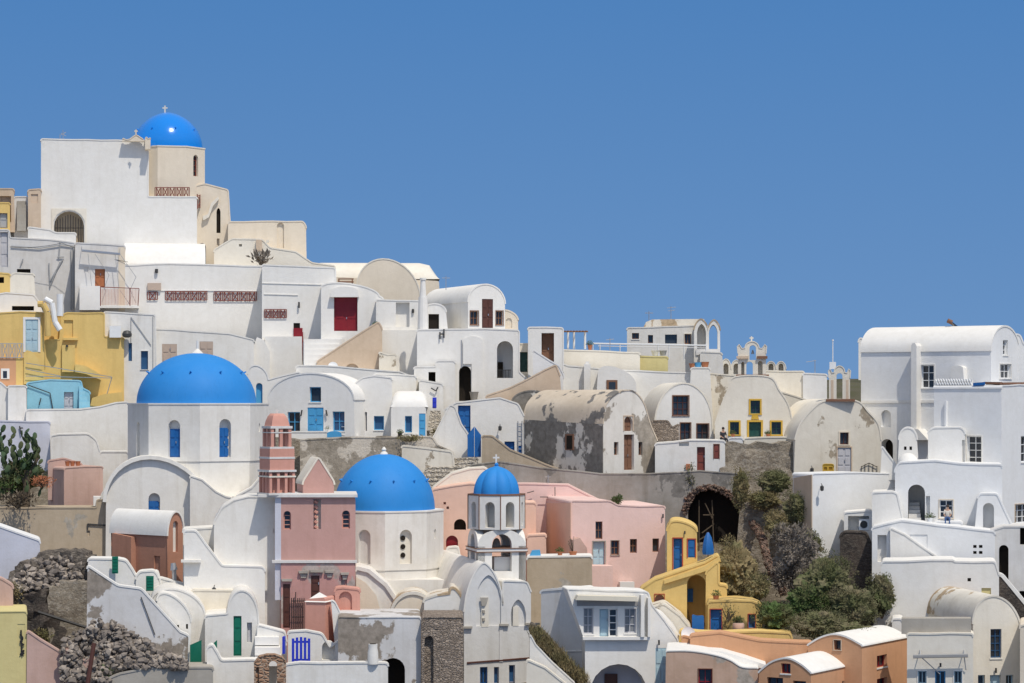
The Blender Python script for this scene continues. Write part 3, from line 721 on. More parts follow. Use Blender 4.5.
b = a.bars('railing', 'rail', [(100, 287, 139, 288.5), (139, 288.5, 138, 306), (100.5, 287, 100.5, 306), (130, 288, 130, 306), (139, 288.5, 139, 291)], -1.08, .035)
a.bars('netting', 'mesh', [(101 + i * 1.5, 289, 101 + i * 1.5, 305) for i in range(25)] + [(101, 290 + i * 2, 138, 290 + i * 2) for i in range(8)], -1.04, .014)
H('low_wall', 'pale low wall between the sheds at the upper left edge', 'wall', [(-14, 290), (-14, 229), (30, 229), (30, 290)], 'offwhite', y=213.6, D=1)
# ---- long white terraced houses with brown lattice railings
a = H('white_house', 'long white house with two brown lattice railings set into its terrace walls', 'house',
  [(118, 400), (119, 266), (170, 264), (209, 265), (264, 266.5), (264, 400)], 'clean', y=208.6, D=7)
for x0, x1, y0, y1, n in ((147.5, 157.5, 292, 299.5, 1), (165.5, 207, 291.5, 300, 5), (214, 256.5, 292, 300.6, 5)):
    a.box('niche', 'clean', x0, y0, x1, y1, -.02, .02)
    a.lattice('rail', x0, y0, x1, y1, -.1, n, r=.036)
a.box('shade', 'shutter', 147.5, 283, 161, 290, -.25, .0)
a.bars('coping', 'clean', [(150, 290.5, 213, 290.5), (213, 290.5, 264, 291.2)], -.03, .05)
a.cyl('lamp', 'lantern', 156.5, 269, 273, 1.6, -.15)
a = H('white_house', 'lower white wall with two tan shutters behind the large blue dome', 'house',
  [(126, 470), (126, 318), (150, 329), (175, 330), (230, 334), (254, 340), (254, 470)], 'white', y=203, D=4.5,
  w=[('d', 162, 344, 177, 362, D(c='shutter', r=.1)), ('d', 199.5, 341.5, 213, 358, D(c='shutter', r=.1))])
a = H('utility_house', 'white wall with cables and two machines beside the yellow house', 'house',
  [(100, 420), (104, 312), (155, 315), (156, 372), (150, 420)], 'offwhite', y=201.5, D=4.5,
  w=[('w', 128.5, 343, 132, 361, D(c='none', g='gblue')), ('w', 141, 351, 148, 369.5, D(c='none', g='gblue', s='clean', sw=.05))])
a.box('air_conditioner', 'wpaint', 109.5, 326, 121, 337.5, -.9, -.15)
a.bars('cable', 'grayp', [(131, 317, 151, 345), (131, 317, 131, 343), (153, 316, 153, 370)], -.06, .03)
bm = bmesh.new(); p = a.fr.pix(127, 337.6, -.6); lathe(bm, a.fr.P(p[0], p[1], -.6), [(.15, 0), (.36, .08), (.38, .3), (.26, .5), (.1, .56)], 16); finish('motor', bm, 'lantern', a.root)
a = H('white_house', 'white stepped house with a small red and black hatch and a red drain pipe', 'house',
  [(262, 430), (262, 265), (335, 268), (336, 290), (336, 430)], 'clean', y=206.8, D=6,
  w=[('w', 293.5, 323, 300, 330, D(c='none', g='dark', r=.15))])
a.lattice('rail', 264.5, 309.5, 286.5, 317.6, -.1, 3, r=.036)
a.box('hatch', 'red', 293.5, 328, 302.5, 336.5, -.12, .0); a.bars('pipe', 'red', [(302.3, 332, 303.5, 361)], -.1, .06)
a.cyl('lamp', 'lantern', 299, 302, 308, .9, -.2)
a.prism('buttress', 'clean', [(254, 400), (254, 345), (257, 337), (264, 340), (270, 352), (270, 400)], -1.6, 0)
a.bars('coping', 'clean', [(262, 283, 335, 285), (264, 294, 298, 295)], -.02, .05)
a.box('wall', 'clean', 265, 336.5, 302, 430, -1.2, 0)
# ---- red double door house with stairs
a = H('white_house', 'white house with a tall dark red double door under a shallow arch', 'house',
  [(321, 400), (321, 288), ('a', 379, 296, 284), (383, 298), (383, 400)], 'clean', y=204.5, D=5,
  w=[('d', 334, 297, 357.5, 331, D(c='red', r=.45))])
a.prism('hood', 'clean', [(330, 297), (331, 291), ('a', 358, 291, 286.5), (359, 297)], -.5, .0)
a = H('staircase', 'white outdoor steps climbing to the red double door', 'stairs', [(303, 400), (303, 341), (345, 337), (345, 400)], 'clean', y=202.8, D=1.7, rt=0)
bm = bmesh.new()
for i in range(5):
    y_ = 360 - i * 5.2; ring_prism(bm, a.fr, outline(a.fr, [(304, y_ + 6), (304, y_), (338 + i, y_), (338 + i, y_ + 6)]), -1.4 + i * .28, .05)
finish('steps', bm, 'clean', a.root, 0)
H('stair_wall', 'triangular tan stair wall with a small grey arch below the red door', 'wall',
  [(300, 400), (318, 361), (378.5, 322), (382, 328), (383, 400)], 'tan', y=201.2, D=.6, w=[('an', 345, 363.5, 359, 380, D(r=.2))])
H('stone_block', 'lumpy beige masonry block right of the tan stair wall', 'wall', [(379, 400), (379, 352), (388, 355), (396, 354), (396, 400)], 'creamd', y=200.8, D=1.2)
c = W(333, 367, 199.5); bm = bmesh.new(); lathe(bm, (0, 0, 0), [(.02, 0), (.22, .03), (.36, .10), (.38, .13), (.35, .11), (.2, .05), (.02, .03)], 20)
bm.transform(Matrix.Rotation(R(70), 4, 'X')); t = thing('satellite_dish', 'round white dish on the flat roof before the tan stair wall', 'satellite dish', c)
bm.transform(Matrix.Translation(c)); finish('dish', bm, 'wpaint', t); bm = bmesh.new(); tube(bm, c, c + Vector((0, .3, -.7)), .04); finish('mast', bm, 'metal', t)
# white boxes in the middle
a = H('white_house', 'white boxy house with a square blank recess below the half round gable', 'house',
  [(376, 420), (376, 300), (420, 301), (421, 420)], 'clean', y=203.5, D=5, w=[('n', 396, 302.5, 409.5, 328, D(r=.5)), ('n', 395, 347, 408, 356, D(r=.25))])
a.box('ledge', 'clean', 378, 327, 420, 331, -.35, 0); a.cyl('lamp', 'lantern', 409, 362, 370, .8, -.1)
a.box('wall', 'clean', 381, 330, 417, 420, -.9, 0)
a.cyl('lamp', 'lantern', 413, 309, 313, 1.2, -.1)
t = thing('terrace_furniture', 'weathered grey bench on the terrace above the red door', 'bench', W(346, 287, 208))
bm = bmesh.new(); q = W(339, 287, 208); 
for dz in (.15, .38, .6): abox(bm, q + Vector((.55, 0, 0)), (1, 0), (0, 1), .62, 0, .06, q.z + dz, q.z + dz + .09)
abox(bm, q + Vector((.55, 0, 0)), (1, 0), (0, 1), .62, -.45, 0, q.z + .35, q.z + .42)
finish('seat', bm, 'wood', t, 0)
for xx in (0, 1.08):
    bm = bmesh.new(); abox(bm, q + Vector((xx, 0, 0)), (1, 0), (0, 1), .04, -.4, .05, q.z - .1, q.z + .6); finish('leg', bm, 'wood', t, 0)
# ================================================================== upper middle
# vault house: gable to the right, long side to the left
a = H('white_vault_house', 'white barrel vaulted house with a tall brown door between two windows in its round gable', 'house',
  [(468, 340), (468, 302), ('a', 505, 304, 284.5), (505, 340)], 'clean', y=200.5, yaw=22, dl=424, rt=.07,
  w=[('w', 470.3, 311, 478.3, 325, D(c='wood', s='wood', sw=.05)), ('d', 482, 299, 493, 328, D(c='brown', r=.12)), ('w', 496, 311, 503, 325, D(c='wood', s='wood', sw=.05))])
a = H('dormer', 'little white domed porch with a black window beside the vault house', 'porch', [(423, 340), (423, 312), ('a', 446, 312, 304), (449, 340)], 'clean', y=199.8, D=3.5,
  w=[('w', 428.5, 314, 439, 330, D(c='none', g='dark'))])
t = thing('chimney', 'tall tapered white chimney beside the porch with the black window', 'chimney', W(423, 330, 199.5))
bm = bmesh.new(); p = W(423, 330, 199.5); kk = 199.5 / F; tube(bm, p, p + Vector((0, 0, 33 * kk)), 5.5 * kk, 12, 4.4 * kk); tube(bm, p + Vector((0, 0, 33 * kk)), p + Vector((0, 0, 50 * kk)), 3.3 * kk, 12, 2.4 * kk); finish('shaft', bm, 'clean', t)
bm = bmesh.new(); tube(bm, p + Vector((0, 0, 50 * kk)), p + Vector((0, 0, 52 * kk)), 3.2 * kk, 12); finish('cap', bm, 'clean', t)
H('cream_arch_wall', 'narrow cream arched end wall right of the vault house', 'house', [(500, 345), (500, 314), ('a', 518, 320, 311), (518.5, 345)], 'cream', y=202, D=4, w=[('an', 506, 318, 512, 328, D(r=.1))])
a = H('white_house', 'large white house with a deep open arch and a black arched doorway', 'house',
  [(417, 440), (417, 330), (485, 329), (519, 330.5), (519, 372), (528, 380), (528, 440)], 'clean', y=198.2, D=6.5,
  w=[('ao', 497, 341, 513, 378, D(r=2.0, c='cool')), ('ao', 459, 366, 471, 401, D(r=.9))])
a.bars('railing', 'iron', [(498 + i * 1.5, 370, 498 + i * 1.5, 378) for i in range(9)] + [(498, 370, 511, 370)], .1, .03)
a.box('doorway', 'dark', 498, 362, 503, 378, 1.5, 1.99)
a.prism('blind_arch', 'clean', [(471.6, 400), (471.6, 364), (463, 364), (463, 342), ('a', 483, 342, 336), (483, 400)], -.12, 0)
a.bars('lamp', 'lantern', [(440, 332, 440, 339), (444, 329, 444, 338), (440, 334, 444, 334)], -.15, .06)
a.bars('pipe', 'metal', [(461.5, 340, 461.5, 368)], -.05, .04)
H('white_house', 'small white cube house with a square black doorway below the porch', 'house',
  [(414, 440), (414, 367), (436, 367), (436, 361), (455, 361), (456, 440)], 'offwhite', y=195.6, D=2.4, w=[('o', 428.5, 372, 435.5, 386)])
a = H('white_house', 'white lane house with one tiny blue shutter', 'house', [(418, 470), (419, 380), (443, 384), (445, 470)], 'offwhite', y=193.8, D=1.7, w=[('d', 432.5, 397.5, 436.5, 408, D(c='blue2', r=.08))])
a.bars('lamp', 'lantern', [(431, 388, 436, 391), (436, 391, 438, 387)], -.2, .05)
# gate block
a = H('gate_block', 'white gate block with a recessed brown wooden door against the sky', 'gatehouse',
  [(528, 400), (528, 327.5), (563, 328), (563, 372), (564, 400)], 'clean', y=198.3, D=4, dl=None, w=[('d', 541.5, 333, 554, 362, D(c='wood', r=.8))])
H('cream_house', 'narrow cream wall with a dark green doorway left of the white gate block', 'house', [(514, 420), (514, 344), (532, 344), (532, 420)], 'creamw', y=199.4, D=2, w=[('o', 519, 352, 527.5, 372, D(r=.5, c='dgreen'))])
H('ramp_wall', 'sloping white ramp parapet before the gate block', 'wall', [(533, 400), (533, 350), (550, 361), (559, 366), (564, 376), (561, 400)], 'cool', y=196.8, D=.5)
# pergola
t = thing('pergola', 'small brown slatted pergola on the skyline terrace', 'pergola', W(575, 349, 206))
def post(t, px, py0, py1, Y, r, mat, name='post'):
    bm = bmesh.new(); tube(bm, W(px, py1, Y), W(px, py0, Y), r, 6); return finish(name, bm, mat, t)
for i, px in enumerate((568, 574, 585)): post(t, px, 332, 349, 206 + (i % 2) * 2, .09, 'wpaint')
bm = bmesh.new()
for i in range(9):
    a_ = W(562 + i * 3, 330.8, 205); tube(bm, a_, a_ + Vector((0, 3.4, .02)), .05, 4)
tube(bm, W(562, 331.5, 205.2), W(588, 331.5, 205.2), .06, 4); tube(bm, W(562, 331.5, 208), W(588, 331.5, 208), .06, 4)
finish('slats', bm, 'wood', t, 0)
H('terrace', 'low cream terrace wall under the pergola', 'wall', [(560, 380), (560, 350), (640, 353), (640, 380)], 'creamw', y=204, D=6)
a = H('white_house', 'long low white wall with a chimney post and a half buried vault with one window', 'house',
  [(556, 430), (556, 361), (568, 366), (600, 369), (640, 371), (692, 373), (693, 430)], 'clean', y=199.5, D=4)
a.prism('vault', 'clean', [(594, 430), (598, 372), ('a', 636, 384, 367.5), (640, 430)], -2.0, -.01)
b = a.box('post', 'clean', 584, 364, 590.5, 392, -.7, -.01); a.box('cap', 'clean', 585.5, 361.5, 589, 364, -.6, -.15)
q = a.fr
a.box('window', 'wood', 606.5, 380, 617.5, 391.5, -2.06, -1.99); a.box('pane', 'glass', 609, 382, 615.5, 389.5, -2.09, -2.055)
# pale parapets behind with railing and tank
a = H('terrace', 'pale terrace parapet with white tube railing before the two storey house', 'wall', [(632, 385), (632, 356), (668, 357), (668, 385)], 'pyellow', y=204.5, D=2)
a = H('white_house', 'white terrace house with clutter of pots on its flat roof', 'house', [(688, 420), (691, 368), (710, 368), (713, 420)], 'clean', y=197.8, D=3)
t = thing('railing', 'thin white tube railing on the skyline terrace', 'railing', W(640, 345, 212))
bm = bmesh.new()
for px in (593, 600, 620, 658, 669, 684, 706): tube(bm, W(px, 360 if px > 640 else 352, 212), W(px, 343.5, 212), .045, 5)
tube(bm, W(593, 343.5, 212), W(706, 345.5, 212), .07, 5); tube(bm, W(598, 346, 212), W(706, 348, 212), .03, 5)
finish('bar', bm, 'wpaint', t, 0)
for i, (px, py, s_, mt) in enumerate(((655, 355.6, .5, 'cool'), (663, 355.6, .5, 'grayp'), (692, 367.6, .4, 'terra'), (698, 367.6, .5, 'sky'), (705, 367.6, .55, 'terra'))):
    yy = 205.2 if i < 2 else 198.6
    t = thing('plant_pot', ['white plastic tub on the pale terrace', 'grey tub beside the white tub on the pale terrace', 'small terracotta pot behind the white flat roof', 'blue pot between two terracotta pots on the roof terrace', 'larger terracotta pot with green sprigs on the roof terrace'][i], 'pot', W(px, py, yy))
    bm = bmesh.new(); s_ *= .8; lathe(bm, W(px, py, yy), [(s_ * .5, 0), (s_ * .72, s_ * .9), (s_ * .8, s_), (s_ * .66, s_)], 14); finish('pot', bm, mt, t)
# far two storey house
a = H('white_house', 'two storey white house on the skyline with a cream vault roof and dark square windows', 'house',
  [(627, 385), (627, 328), (692, 326), (708, 326), (708, 385)], 'offwhite', y=216, D=6,
  w=[('w', 632, 333, 639, 339), ('w', 648, 335, 653, 343), ('w', 665, 334.5, 677, 343.5, D(c='none')), ('w', 684.5, 334, 691, 344, D(c='wood', s='creamw', sw=.06)), ('w', 634.5, 353.5, 638, 357.5, D(c='none'))])
a.prism('vault', 'roofstain', [(643, 328), (646, 322), (652, 319.5), (690, 319), (704, 319), (706, 326)], 1.2, 5)
a.bars('antenna', 'metal', [(649, 320, 649, 311), (645, 313, 653, 313)], 2.5, .035)
a = H('arcade', 'pair of tall white pointed arches at the right end of the skyline house', 'porch',
  [(694, 385), (694, 330), ('g', 708, 330, 319.2), ('g', 720, 330, 320), (720.5, 385)], 'offwhite', y=214.5, D=3, roof='roofstain',
  w=[('gw', 697, 324, 706, 349.5, D(t=1)), ('gw', 709, 324.5, 717.5, 349.5, D(t=1))])
a.box('parapet', 'grey', 696, 349, 720, 355, -.1, .1)
H('white_house', 'low pale house below the two pointed arches', 'house', [(700, 400), (700, 352), (722, 353), (726, 400)], 'offwhite', y=212, D=2.3)
# row of small vaults behind
for i, (x0, x1, yt) in enumerate(((721, 731, 359), (731, 742, 360), (766, 776, 361.5), (776, 786, 361.5))):
    H('vault_house', 'small cream vault in a row on the skyline behind the yellow trimmed church', 'house', [(x0, 390), (x0, 369), ('a', x1, 369, yt), (x1, 390)], 'creamw', y=214 - i * .01, D=5, rt=.04, group='small skyline vaults', w=[('an', x0 + 2.5, 363.5, x1 - 2.5, 374, D(r=.8))])
H('cream_house', 'flaking cream wall behind the yellow trimmed church', 'house', [(765, 440), (765, 371), (804, 371.5), (805, 440)], 'creamw', y=201, D=5)
H('white_house', 'plain white wall left of the right bell arch', 'house', [(803, 440), (803, 373.5), (827, 374.5), (827, 440)], 'cool', y=200.5, D=5)
H('cream_house', 'low stained cream roof wall between the two bell arches', 'house', [(700, 440), (702, 373), (737, 376), (780, 392), (812, 402), (826, 440)], 'creamd', y=198.5, D=3)

# ruin vault
a = H('ruined_vault_house', 'ruined barrel vaulted house with flaking grey plaster and an arched brown window', 'house',
  [(603, 500), (603, 424), (606, 405), (618, 393), (632, 391), (643, 402), (650, 424), (657, 440), (657, 500)], 'dirty', 'tanroof', y=182.5, yaw=40, dl=524, rt=.06, sm=1,
  w=[('ad', 624, 416.5, 632.5, 431, D(c='wood', s='tan', sw=.08)), ('d', 624, 434.5, 634, 470, D(c='wood')), ('w', 638.5, 442, 642.5, 455, D(c='wood')), ('w', 614, 442, 618.5, 455, D(c='wood')), ])
q_ = a.prism('window', 'wood', [(565, 450), (565, 434), (573.5, 434), (573.5, 450)], -.12, -.065, fr=a.FL)
a.prism('pane', 'dark', [(566.5, 449), (566.5, 435.5), (572, 435.5), (572, 449)], -.135, -.119, parent=q_, fr=a.FL)
a.prism('side_wall', 'ruin', [(524.5, 500), (524.5, 419.5), (602.6, 424.5), (602.6, 500), ], -.06, .0, fr=a.FL)
# whitened mound and blue doors
a = H('cave_house', 'white cave house with blue doors below the tan slope', 'house',
  [(444, 500), (444, 410), (456, 403), (500, 398), (518, 404), (524, 416), (526, 500)], 'white', y=189, D=4,
  w=[('d', 458, 405.5, 470.5, 440, D(c='blue')), ('d', 504.5, 441.5, 514.5, 456, D(c='blue')), ('d', 518, 445.5, 522.5, 456, D(c='blue', r=.12))])
a.bars('ladder', 'metal', [(518, 421, 518, 455), (522, 421, 522, 455)] + [(518, 424 + i * 5, 522, 424 + i * 5) for i in range(6)], -.1, .035)
H('stair_parapet', 'curved white stair parapet before the blue doors', 'wall', [(424, 500), (429, 446), (450, 405), (455, 407), (461, 424), (468, 434), (468, 500)], 'white', y=187.3, D=.5)
t = thing('gate', 'pointed blue plank gate standing at the lane', 'gate', W(474, 457, 186.5))
for x0, x1, ya_, yb_ in ((467.5, 474.2, 435, 426.5), (474.6, 481, 426.5, 435)):
    bm = bmesh.new(); f_ = Fr((W(x0, 0, 186.5).x, 186.5), 0); ring_prism(bm, f_, outline(f_, [(x0, 457), (x0, ya_), (x1, yb_), (x1, 457)]), 0, .08)
    for i in range(3):
        q0 = x0 + (x1 - x0) * (i + .15) / 3; q1 = x0 + (x1 - x0) * (i + .85) / 3; ring_prism(bm, f_, outline(f_, [(q0, 456), (q0, 437), (q1, 437), (q1, 456)]), -.025, .001)
    finish('leaf', bm, 'blue', t, 0)
H('gate_wall', 'tan wall piece between the blue gate and the white cave house', 'wall', [(481, 500), (482, 436), (492, 436), (510, 450), (530, 458), (560, 470), (620, 480), (620, 520), (481, 520)][:8], 'brownwall', y=186, D=.6)
H('slope_wall', 'long tan sloping wall rising to the white gate block', 'wall', [(486, 420), (486, 396), (510, 388), (545, 370), (556, 365), (560, 376), (563, 420)], 'tan', y=193.5, D=2.2)
H('tan_block', 'smooth tan block left of the ruined vault roof', 'house', [(549, 440), (549, 393), (604, 391), (604, 440)], 'tan', y=190.5, D=2)
H('rubble_vault', 'grey rubble vault between the cave house and the ruin', 'vault', [(508, 430), (512, 402), ('a', 549, 400, 391), (549, 430)], 'ruin', y=190.8, D=2)
a = H('stair_lane', 'stepped stone lane climbing beside the white stair parapet', 'stairs', [(418, 520), (418, 470), (440, 450), (450, 440), (450, 520)], 'offwhite', y=188.5, D=2, rt=0)
bm = bmesh.new()
for i in range(12):
    y_ = 468 - i * 5.2; x_ = 430 - i * .2 + (i % 3); ring_prism(bm, a.fr, outline(a.fr, [(x_, y_ + 6), (x_, y_), (x_ + 22 - i, y_), (x_ + 22 - i, y_ + 6)]), -1.2 + i * .3, 1.2 + i * .3)
finish('steps', bm, 'stone', a.root, 0)
for i in range(6):
    H('step_block', 'low whitewashed stone step at the foot of the blue gate', 'step', [(430 - i * 2, 490), (430 - i * 2, 460 + i * 4), (478 - i * 3, 458 + i * 4.6), (478 - i * 3, 490)], 'stone', y=186.3 - i * .5, D=.55, group='stone steps below the blue gate')
# white vault with brown windows
a = H('white_vault_house', 'white vault house with three dark lattice windows above a red door terrace', 'house',
  [(655, 470), (655, 425), ('a', 712, 424, 383.5), (713, 445), (713, 470)], 'clean', 'creamw', y=189.2, yaw=8, dl=640, rt=.08,
  w=[('w', 673, 396, 688.5, 415.5, D(c='brown', s='wood', sw=.07, m=(3, 3))), ('w', 680.5, 423, 690.5, 441, D(c='brown', s='wood', sw=.06)), ('w', 697, 424, 708.5, 441.5, D(c='brown', s='wood', sw=.06))])
H('stone_patch', 'bare brown masonry wall left of the three lattice windows', 'wall', [(652, 470), (652, 421), (668, 421), (672, 428), (679, 424), (679, 470)], 'stonew', y=187.3, D=.8)
a = H('white_house', 'low white terrace house with a dark red door and graffiti', 'house', [(655, 500), (655, 444), (690, 440.5), (725, 441), (725.5, 500)], 'offwhite', y=183.5, D=3.5,
  w=[('d', 697, 447, 705, 471, D(c='rail')), ('d', 714, 444.5, 719, 459, D(c='rail', r=.12, s='wood', sw=.05)), ('n', 679, 442, 689, 446, D(r=.3))])
a.box('pot', 'terra', 686, 464, 690, 470, -.5, -.1)
# yellow trimmed church
a = H('church', 'cream church gable with ochre framed door and three windows', 'church',
  [(714, 480), (715, 425), (722, 404), (729, 388), (735, 377), (769, 377), (779, 390), (788, 404), (792, 420), (794, 480)], 'creamw', y=187.8, D=8, rt=.06, sm=1,
  w=[('w', 750.5, 400.5, 760, 413.5, D(s='ochre', c='dgreen', sw=.12)), ('d', 749, 422, 761, 437.5, D(s='ochre', c='dgreen', sw=.14, r=.35)), ('w', 730, 422, 739, 434.5, D(s='ochre', c='dgreen', sw=.12)), ('w', 771.5, 422, 781, 434.5, D(s='ochre', c='dgreen', sw=.12))])
a.prism('ornament', 'ochre', [(751, 419.5), (752, 415.5), ('a', 758, 415.5, 413.8), (759, 419.5)], -.06, .0)
def belfry(name, label, base_px, piers, top, bot, arch_top, Y, mat, crosspx=None, archs=(), D_=.9, nich=()):
    x0, x1 = base_px
    w_ = x1 - x0; kk = [(x0, bot), (x0, top + 9), (x0 - .6, top + 2), (x0 + 1.2, top), (x0 + .14 * w_, top + 4), (x0 + .25 * w_, top + 3.5), ('a', x1 - .25 * w_, top + 3.5, top - 3), (x1 - .14 * w_, top + 4), (x1 - 1.2, top), (x1 + .6, top + 2), (x1, top + 9), (x1, bot)]
    b = H(name, label, 'bell arch', kk, mat, y=Y, D=D_, rt=.04, w=[('aw', *q, D(t=1)) for q in archs] + [('an', *q, D(r=.5)) for q in nich])
    return b
b = belfry('bell_arch', 'cream bell arch with a small cross over the ochre trimmed gable', (738, 766), 3, 344.5, 376.5, 0, 188, 'creamd', archs=[(749.5, 345, 756, 360), (746.3, 361.5, 752.8, 374.5)], nich=[(741.2, 362, 744.4, 374.5), (758, 361, 762.6, 374.5)], D_=1.3)
b.box('ledge', 'wood', 736, 374.5, 769, 376.8, -.15, 1.0); b.box('ledge', 'tan', 736.5, 356, 748.5, 358.6, -.2, 1.1); b.box('ledge', 'wood', 757, 356, 767.5, 358.6, -.2, 1.1)
b.cyl('bell', 'metal', 752.7, 350, 354, 1.5, .45, top=.4)
cross(b.root, b.fr.P(*b.fr.pix(751.5, 342), .45), .42, 'creamw', .05)
a = H('gutter_ledge', 'thick white rounded ledge under the ochre trimmed church', 'wall', [(744, 445), (744, 438.5), (790, 437.5), ('a', 799, 441, 433), (798, 445)], 'creamw', y=186.2, D=1.6)
H('white_block', 'grey blue little block on the terrace edge beside the seated person', 'block', [(726, 447), (729, 438), (743, 438), (743, 447)], 'cool', y=185.8, D=1)
# right church
a = H('church', 'stained cream church with a lavender door and rounded shoulders on the right', 'church',
  [(793, 500), (795, 440), (800, 425), (812, 410), (826, 401), (856, 401), (868, 412), (878, 424), (881, 440), (881, 500)], 'creamd', 'creamw', y=182.8, D=9, rt=.07, sm=1, yaw=4,
  w=[('w', 840, 432.5, 848.5, 444.5, D(s='cream', c='brown', sw=.09)), ('d', 837.5, 447.5, 851, 475, D(s='tan', c='lgray', sw=.08, r=.15))])
a.bars('grille', 'iron', [(861.5, 466, 861.5, 475), (865, 464, 865, 475), (869, 463, 869, 475), (873, 464, 873, 475), (877, 466, 877, 475), (861, 467, 869, 463), (869, 463, 877, 467)], -.1, .025)
b = belfry('bell_arch', 'slender cream bell arch beside a flagpole on the right church', (829, 850), 2, 369, 400.5, 0, 183, 'creamd', archs=[(836.5, 373, 842.5, 399)], D_=1.2)
b.box('ledge', 'wood', 826, 399, 855, 401.5, -.15, 1.0); b.box('niche', 'tan', 831, 380, 833.5, 399, -.02, .02); b.box('niche', 'tan', 846, 380, 848.5, 399, -.02, .02)
b.box('top_block', 'wpaint', 829.5, 362, 836, 369, .1, .6)
t = thing('flagpole', 'thin pale flagpole behind the slender bell arch', 'flagpole', W(832.8, 362, 184)); post(t, 832.8, 340, 364, 184, .035, 'wpaint', 'pole'); 
bm = bmesh.new(); tube(bm, W(832.8, 341, 184), W(832.8, 339.5, 184), .07, 6); finish('finial', bm, 'wpaint', t)
a = H('crate_bench', 'pale yellow wooden bench by the lavender door', 'bench', [(822.5, 473), (822.5, 464), (834, 464), (834, 473)], 'ochre', y=181.2, D=.5, rt=.02, part='seat', w=[('n', 824, 467, 827, 470, D(r=.1)), ('n', 829, 467, 832.5, 470, D(r=.1))])
# ================================================================== right side
a = H('white_house', 'big white barrel vaulted house with a tall chimney at the upper right', 'house',
  [(991, 470), (991, 351), ('a', 1019, 352, 326.5), (1019, 470)], 'cool', 'clean', y=180.2, yaw=55, dl=861, rt=.09,
  w=[('w', 921, 365, 934, 388, D(f='L', c='wpaint', s='clean', m=(2, 3), sw=.09)), ('w', 1003, 340, 1008, 355, D(c='wpaint', m=(1, 3))), ('w', 999.5, 364, 1011, 378.5, D(c='wpaint', m=(3, 2), s='clean', sw=.06)), ('an', 881, 410, 891, 427, D(f='L', r=.3)),
     ('ao', 881, 439, 893, 462, D(f='L', r=.8))])
a.bars('string_course', 'clean', [], 0) if 0 else None
def side(a, name, mat, pts, d0, d1): return a.prism(name, mat, pts, d0, d1, fr=a.FL)
side(a, 'string_course', 'clean', [(861, 403), (861, 400.5), (990, 399.5), (990, 402.5)], -.08, .02)
side(a, 'chimney', 'clean', [(911, 437), (911, 346), (912.5, 343), (915, 343), (916.5, 346), (916.5, 437)], -.75, .02)
side(a, 'buttress', 'clean', [(905, 440), (911, 429), (918, 429), (928, 440)], -1.1, .02)
side(a, 'roof_hatch', 'creamw', [(933, 332), (934, 327.5), (955, 327.5), (956, 332)], 2.6, 3.4)
side(a, 'cupboard', 'clean', [(950, 382), (951, 368), ('a', 963, 368, 365.5), (964, 382)], -.6, .02)
H('pier', 'thin white pier behind the left end of the big vaulted house', 'pier', [(858.5, 380), (858.5, 341), (860, 338), (866, 340), (866, 380)], 'clean', y=192, D=1)
H('white_house', 'white house sliver right of the big vaulted house', 'house', [(1012, 420), (1012, 338), (1015, 334), (1020, 335), (1024, 345), (1050, 345), (1050, 420)], 'cool', y=184, D=6)
t = thing('solar_heater', 'small dark solar heater tilted on the big vault roof', 'solar heater', W(952, 327, 184))
bm = bmesh.new(); tube(bm, W(947.5, 320.5, 184), W(952, 322.5, 184), .16, 10); finish('tank', bm, 'wood', t)
bm = bmesh.new(); p, q = W(951, 322, 184), W(959.5, 328.5, 184); vs = [bm.verts.new(v) for v in (p, q, q + Vector((0, 1.2, 0)), p + Vector((0, 1.2, 0)))]; f_ = bm.faces.new(vs); r_ = bmesh.ops.extrude_face_region(bm, geom=[f_]); bmesh.ops.translate(bm, verts=[v for v in r_['geom'] if isinstance(v, bmesh.types.BMVert)], vec=(0, 0, .08)); finish('panel', bm, 'solar', t, 0)
# cube house in front, corner towards the camera
a = H('white_house', 'white cube house with a patterned parapet and a tall many paned window', 'house',
  [(1001.5, 540), (1001.5, 386), (1060, 384), (1060, 540)], 'cool', y=172.6, yaw=50, dl=934, rt=.06,
  w=[('w', 967, 436, 981.5, 464.5, D(f='L', c='wpaint', m=(2, 4), s='clean', sw=.08)), ('w', 1021, 436, 1034, 462, D(c='wpaint', m=(2, 3))), ('w', 1015, 504, 1030, 523, D(c='wpaint', m=(3, 3), s='tan', sw=.05))])
bm = bmesh.new()
for i in range(14):
    x_ = 935.5 + i * 2.6; g0 = a.FL.pix(x_, 385, .1); g1 = a.FL.pix(x_ + 2.6, 379, .1); tube(bm, a.FL.P(g0[0], g0[1], .1), a.FL.P(g1[0], g1[1], .1), .05, 4); tube(bm, a.FL.P(g0[0], g1[1], .1), a.FL.P(g1[0], g0[1], .1), .05, 4)
finish('lattice_parapet', bm, 'wpaint', a.root, 0)
a.prism('parapet', 'clean', [(934.5, 386), (934.5, 378.5), (972, 379.5), (972, 386)], .2, .35, fr=a.FL)
a.prism('canopy', 'wood', [(1003, 384.6), (1003, 382.6), (1030, 382.2), (1030, 384)], .1, 1.4)
a.prism('canopy_beam', 'wood', [(984, 384), (984, 381.8), (1000, 382), (1000, 384.4)], .1, .4, fr=a.FL)
a.prism('canopy_edge', 'blue', [(973, 385.8), (973, 383), (984, 382), (984, 385)], -.05, .1, fr=a.FL)
side(a, 'drain_pipe', 'wpaint', [(944.5, 428), (944.5, 401), (946.3, 401), (946.3, 428)], -.15, .02)
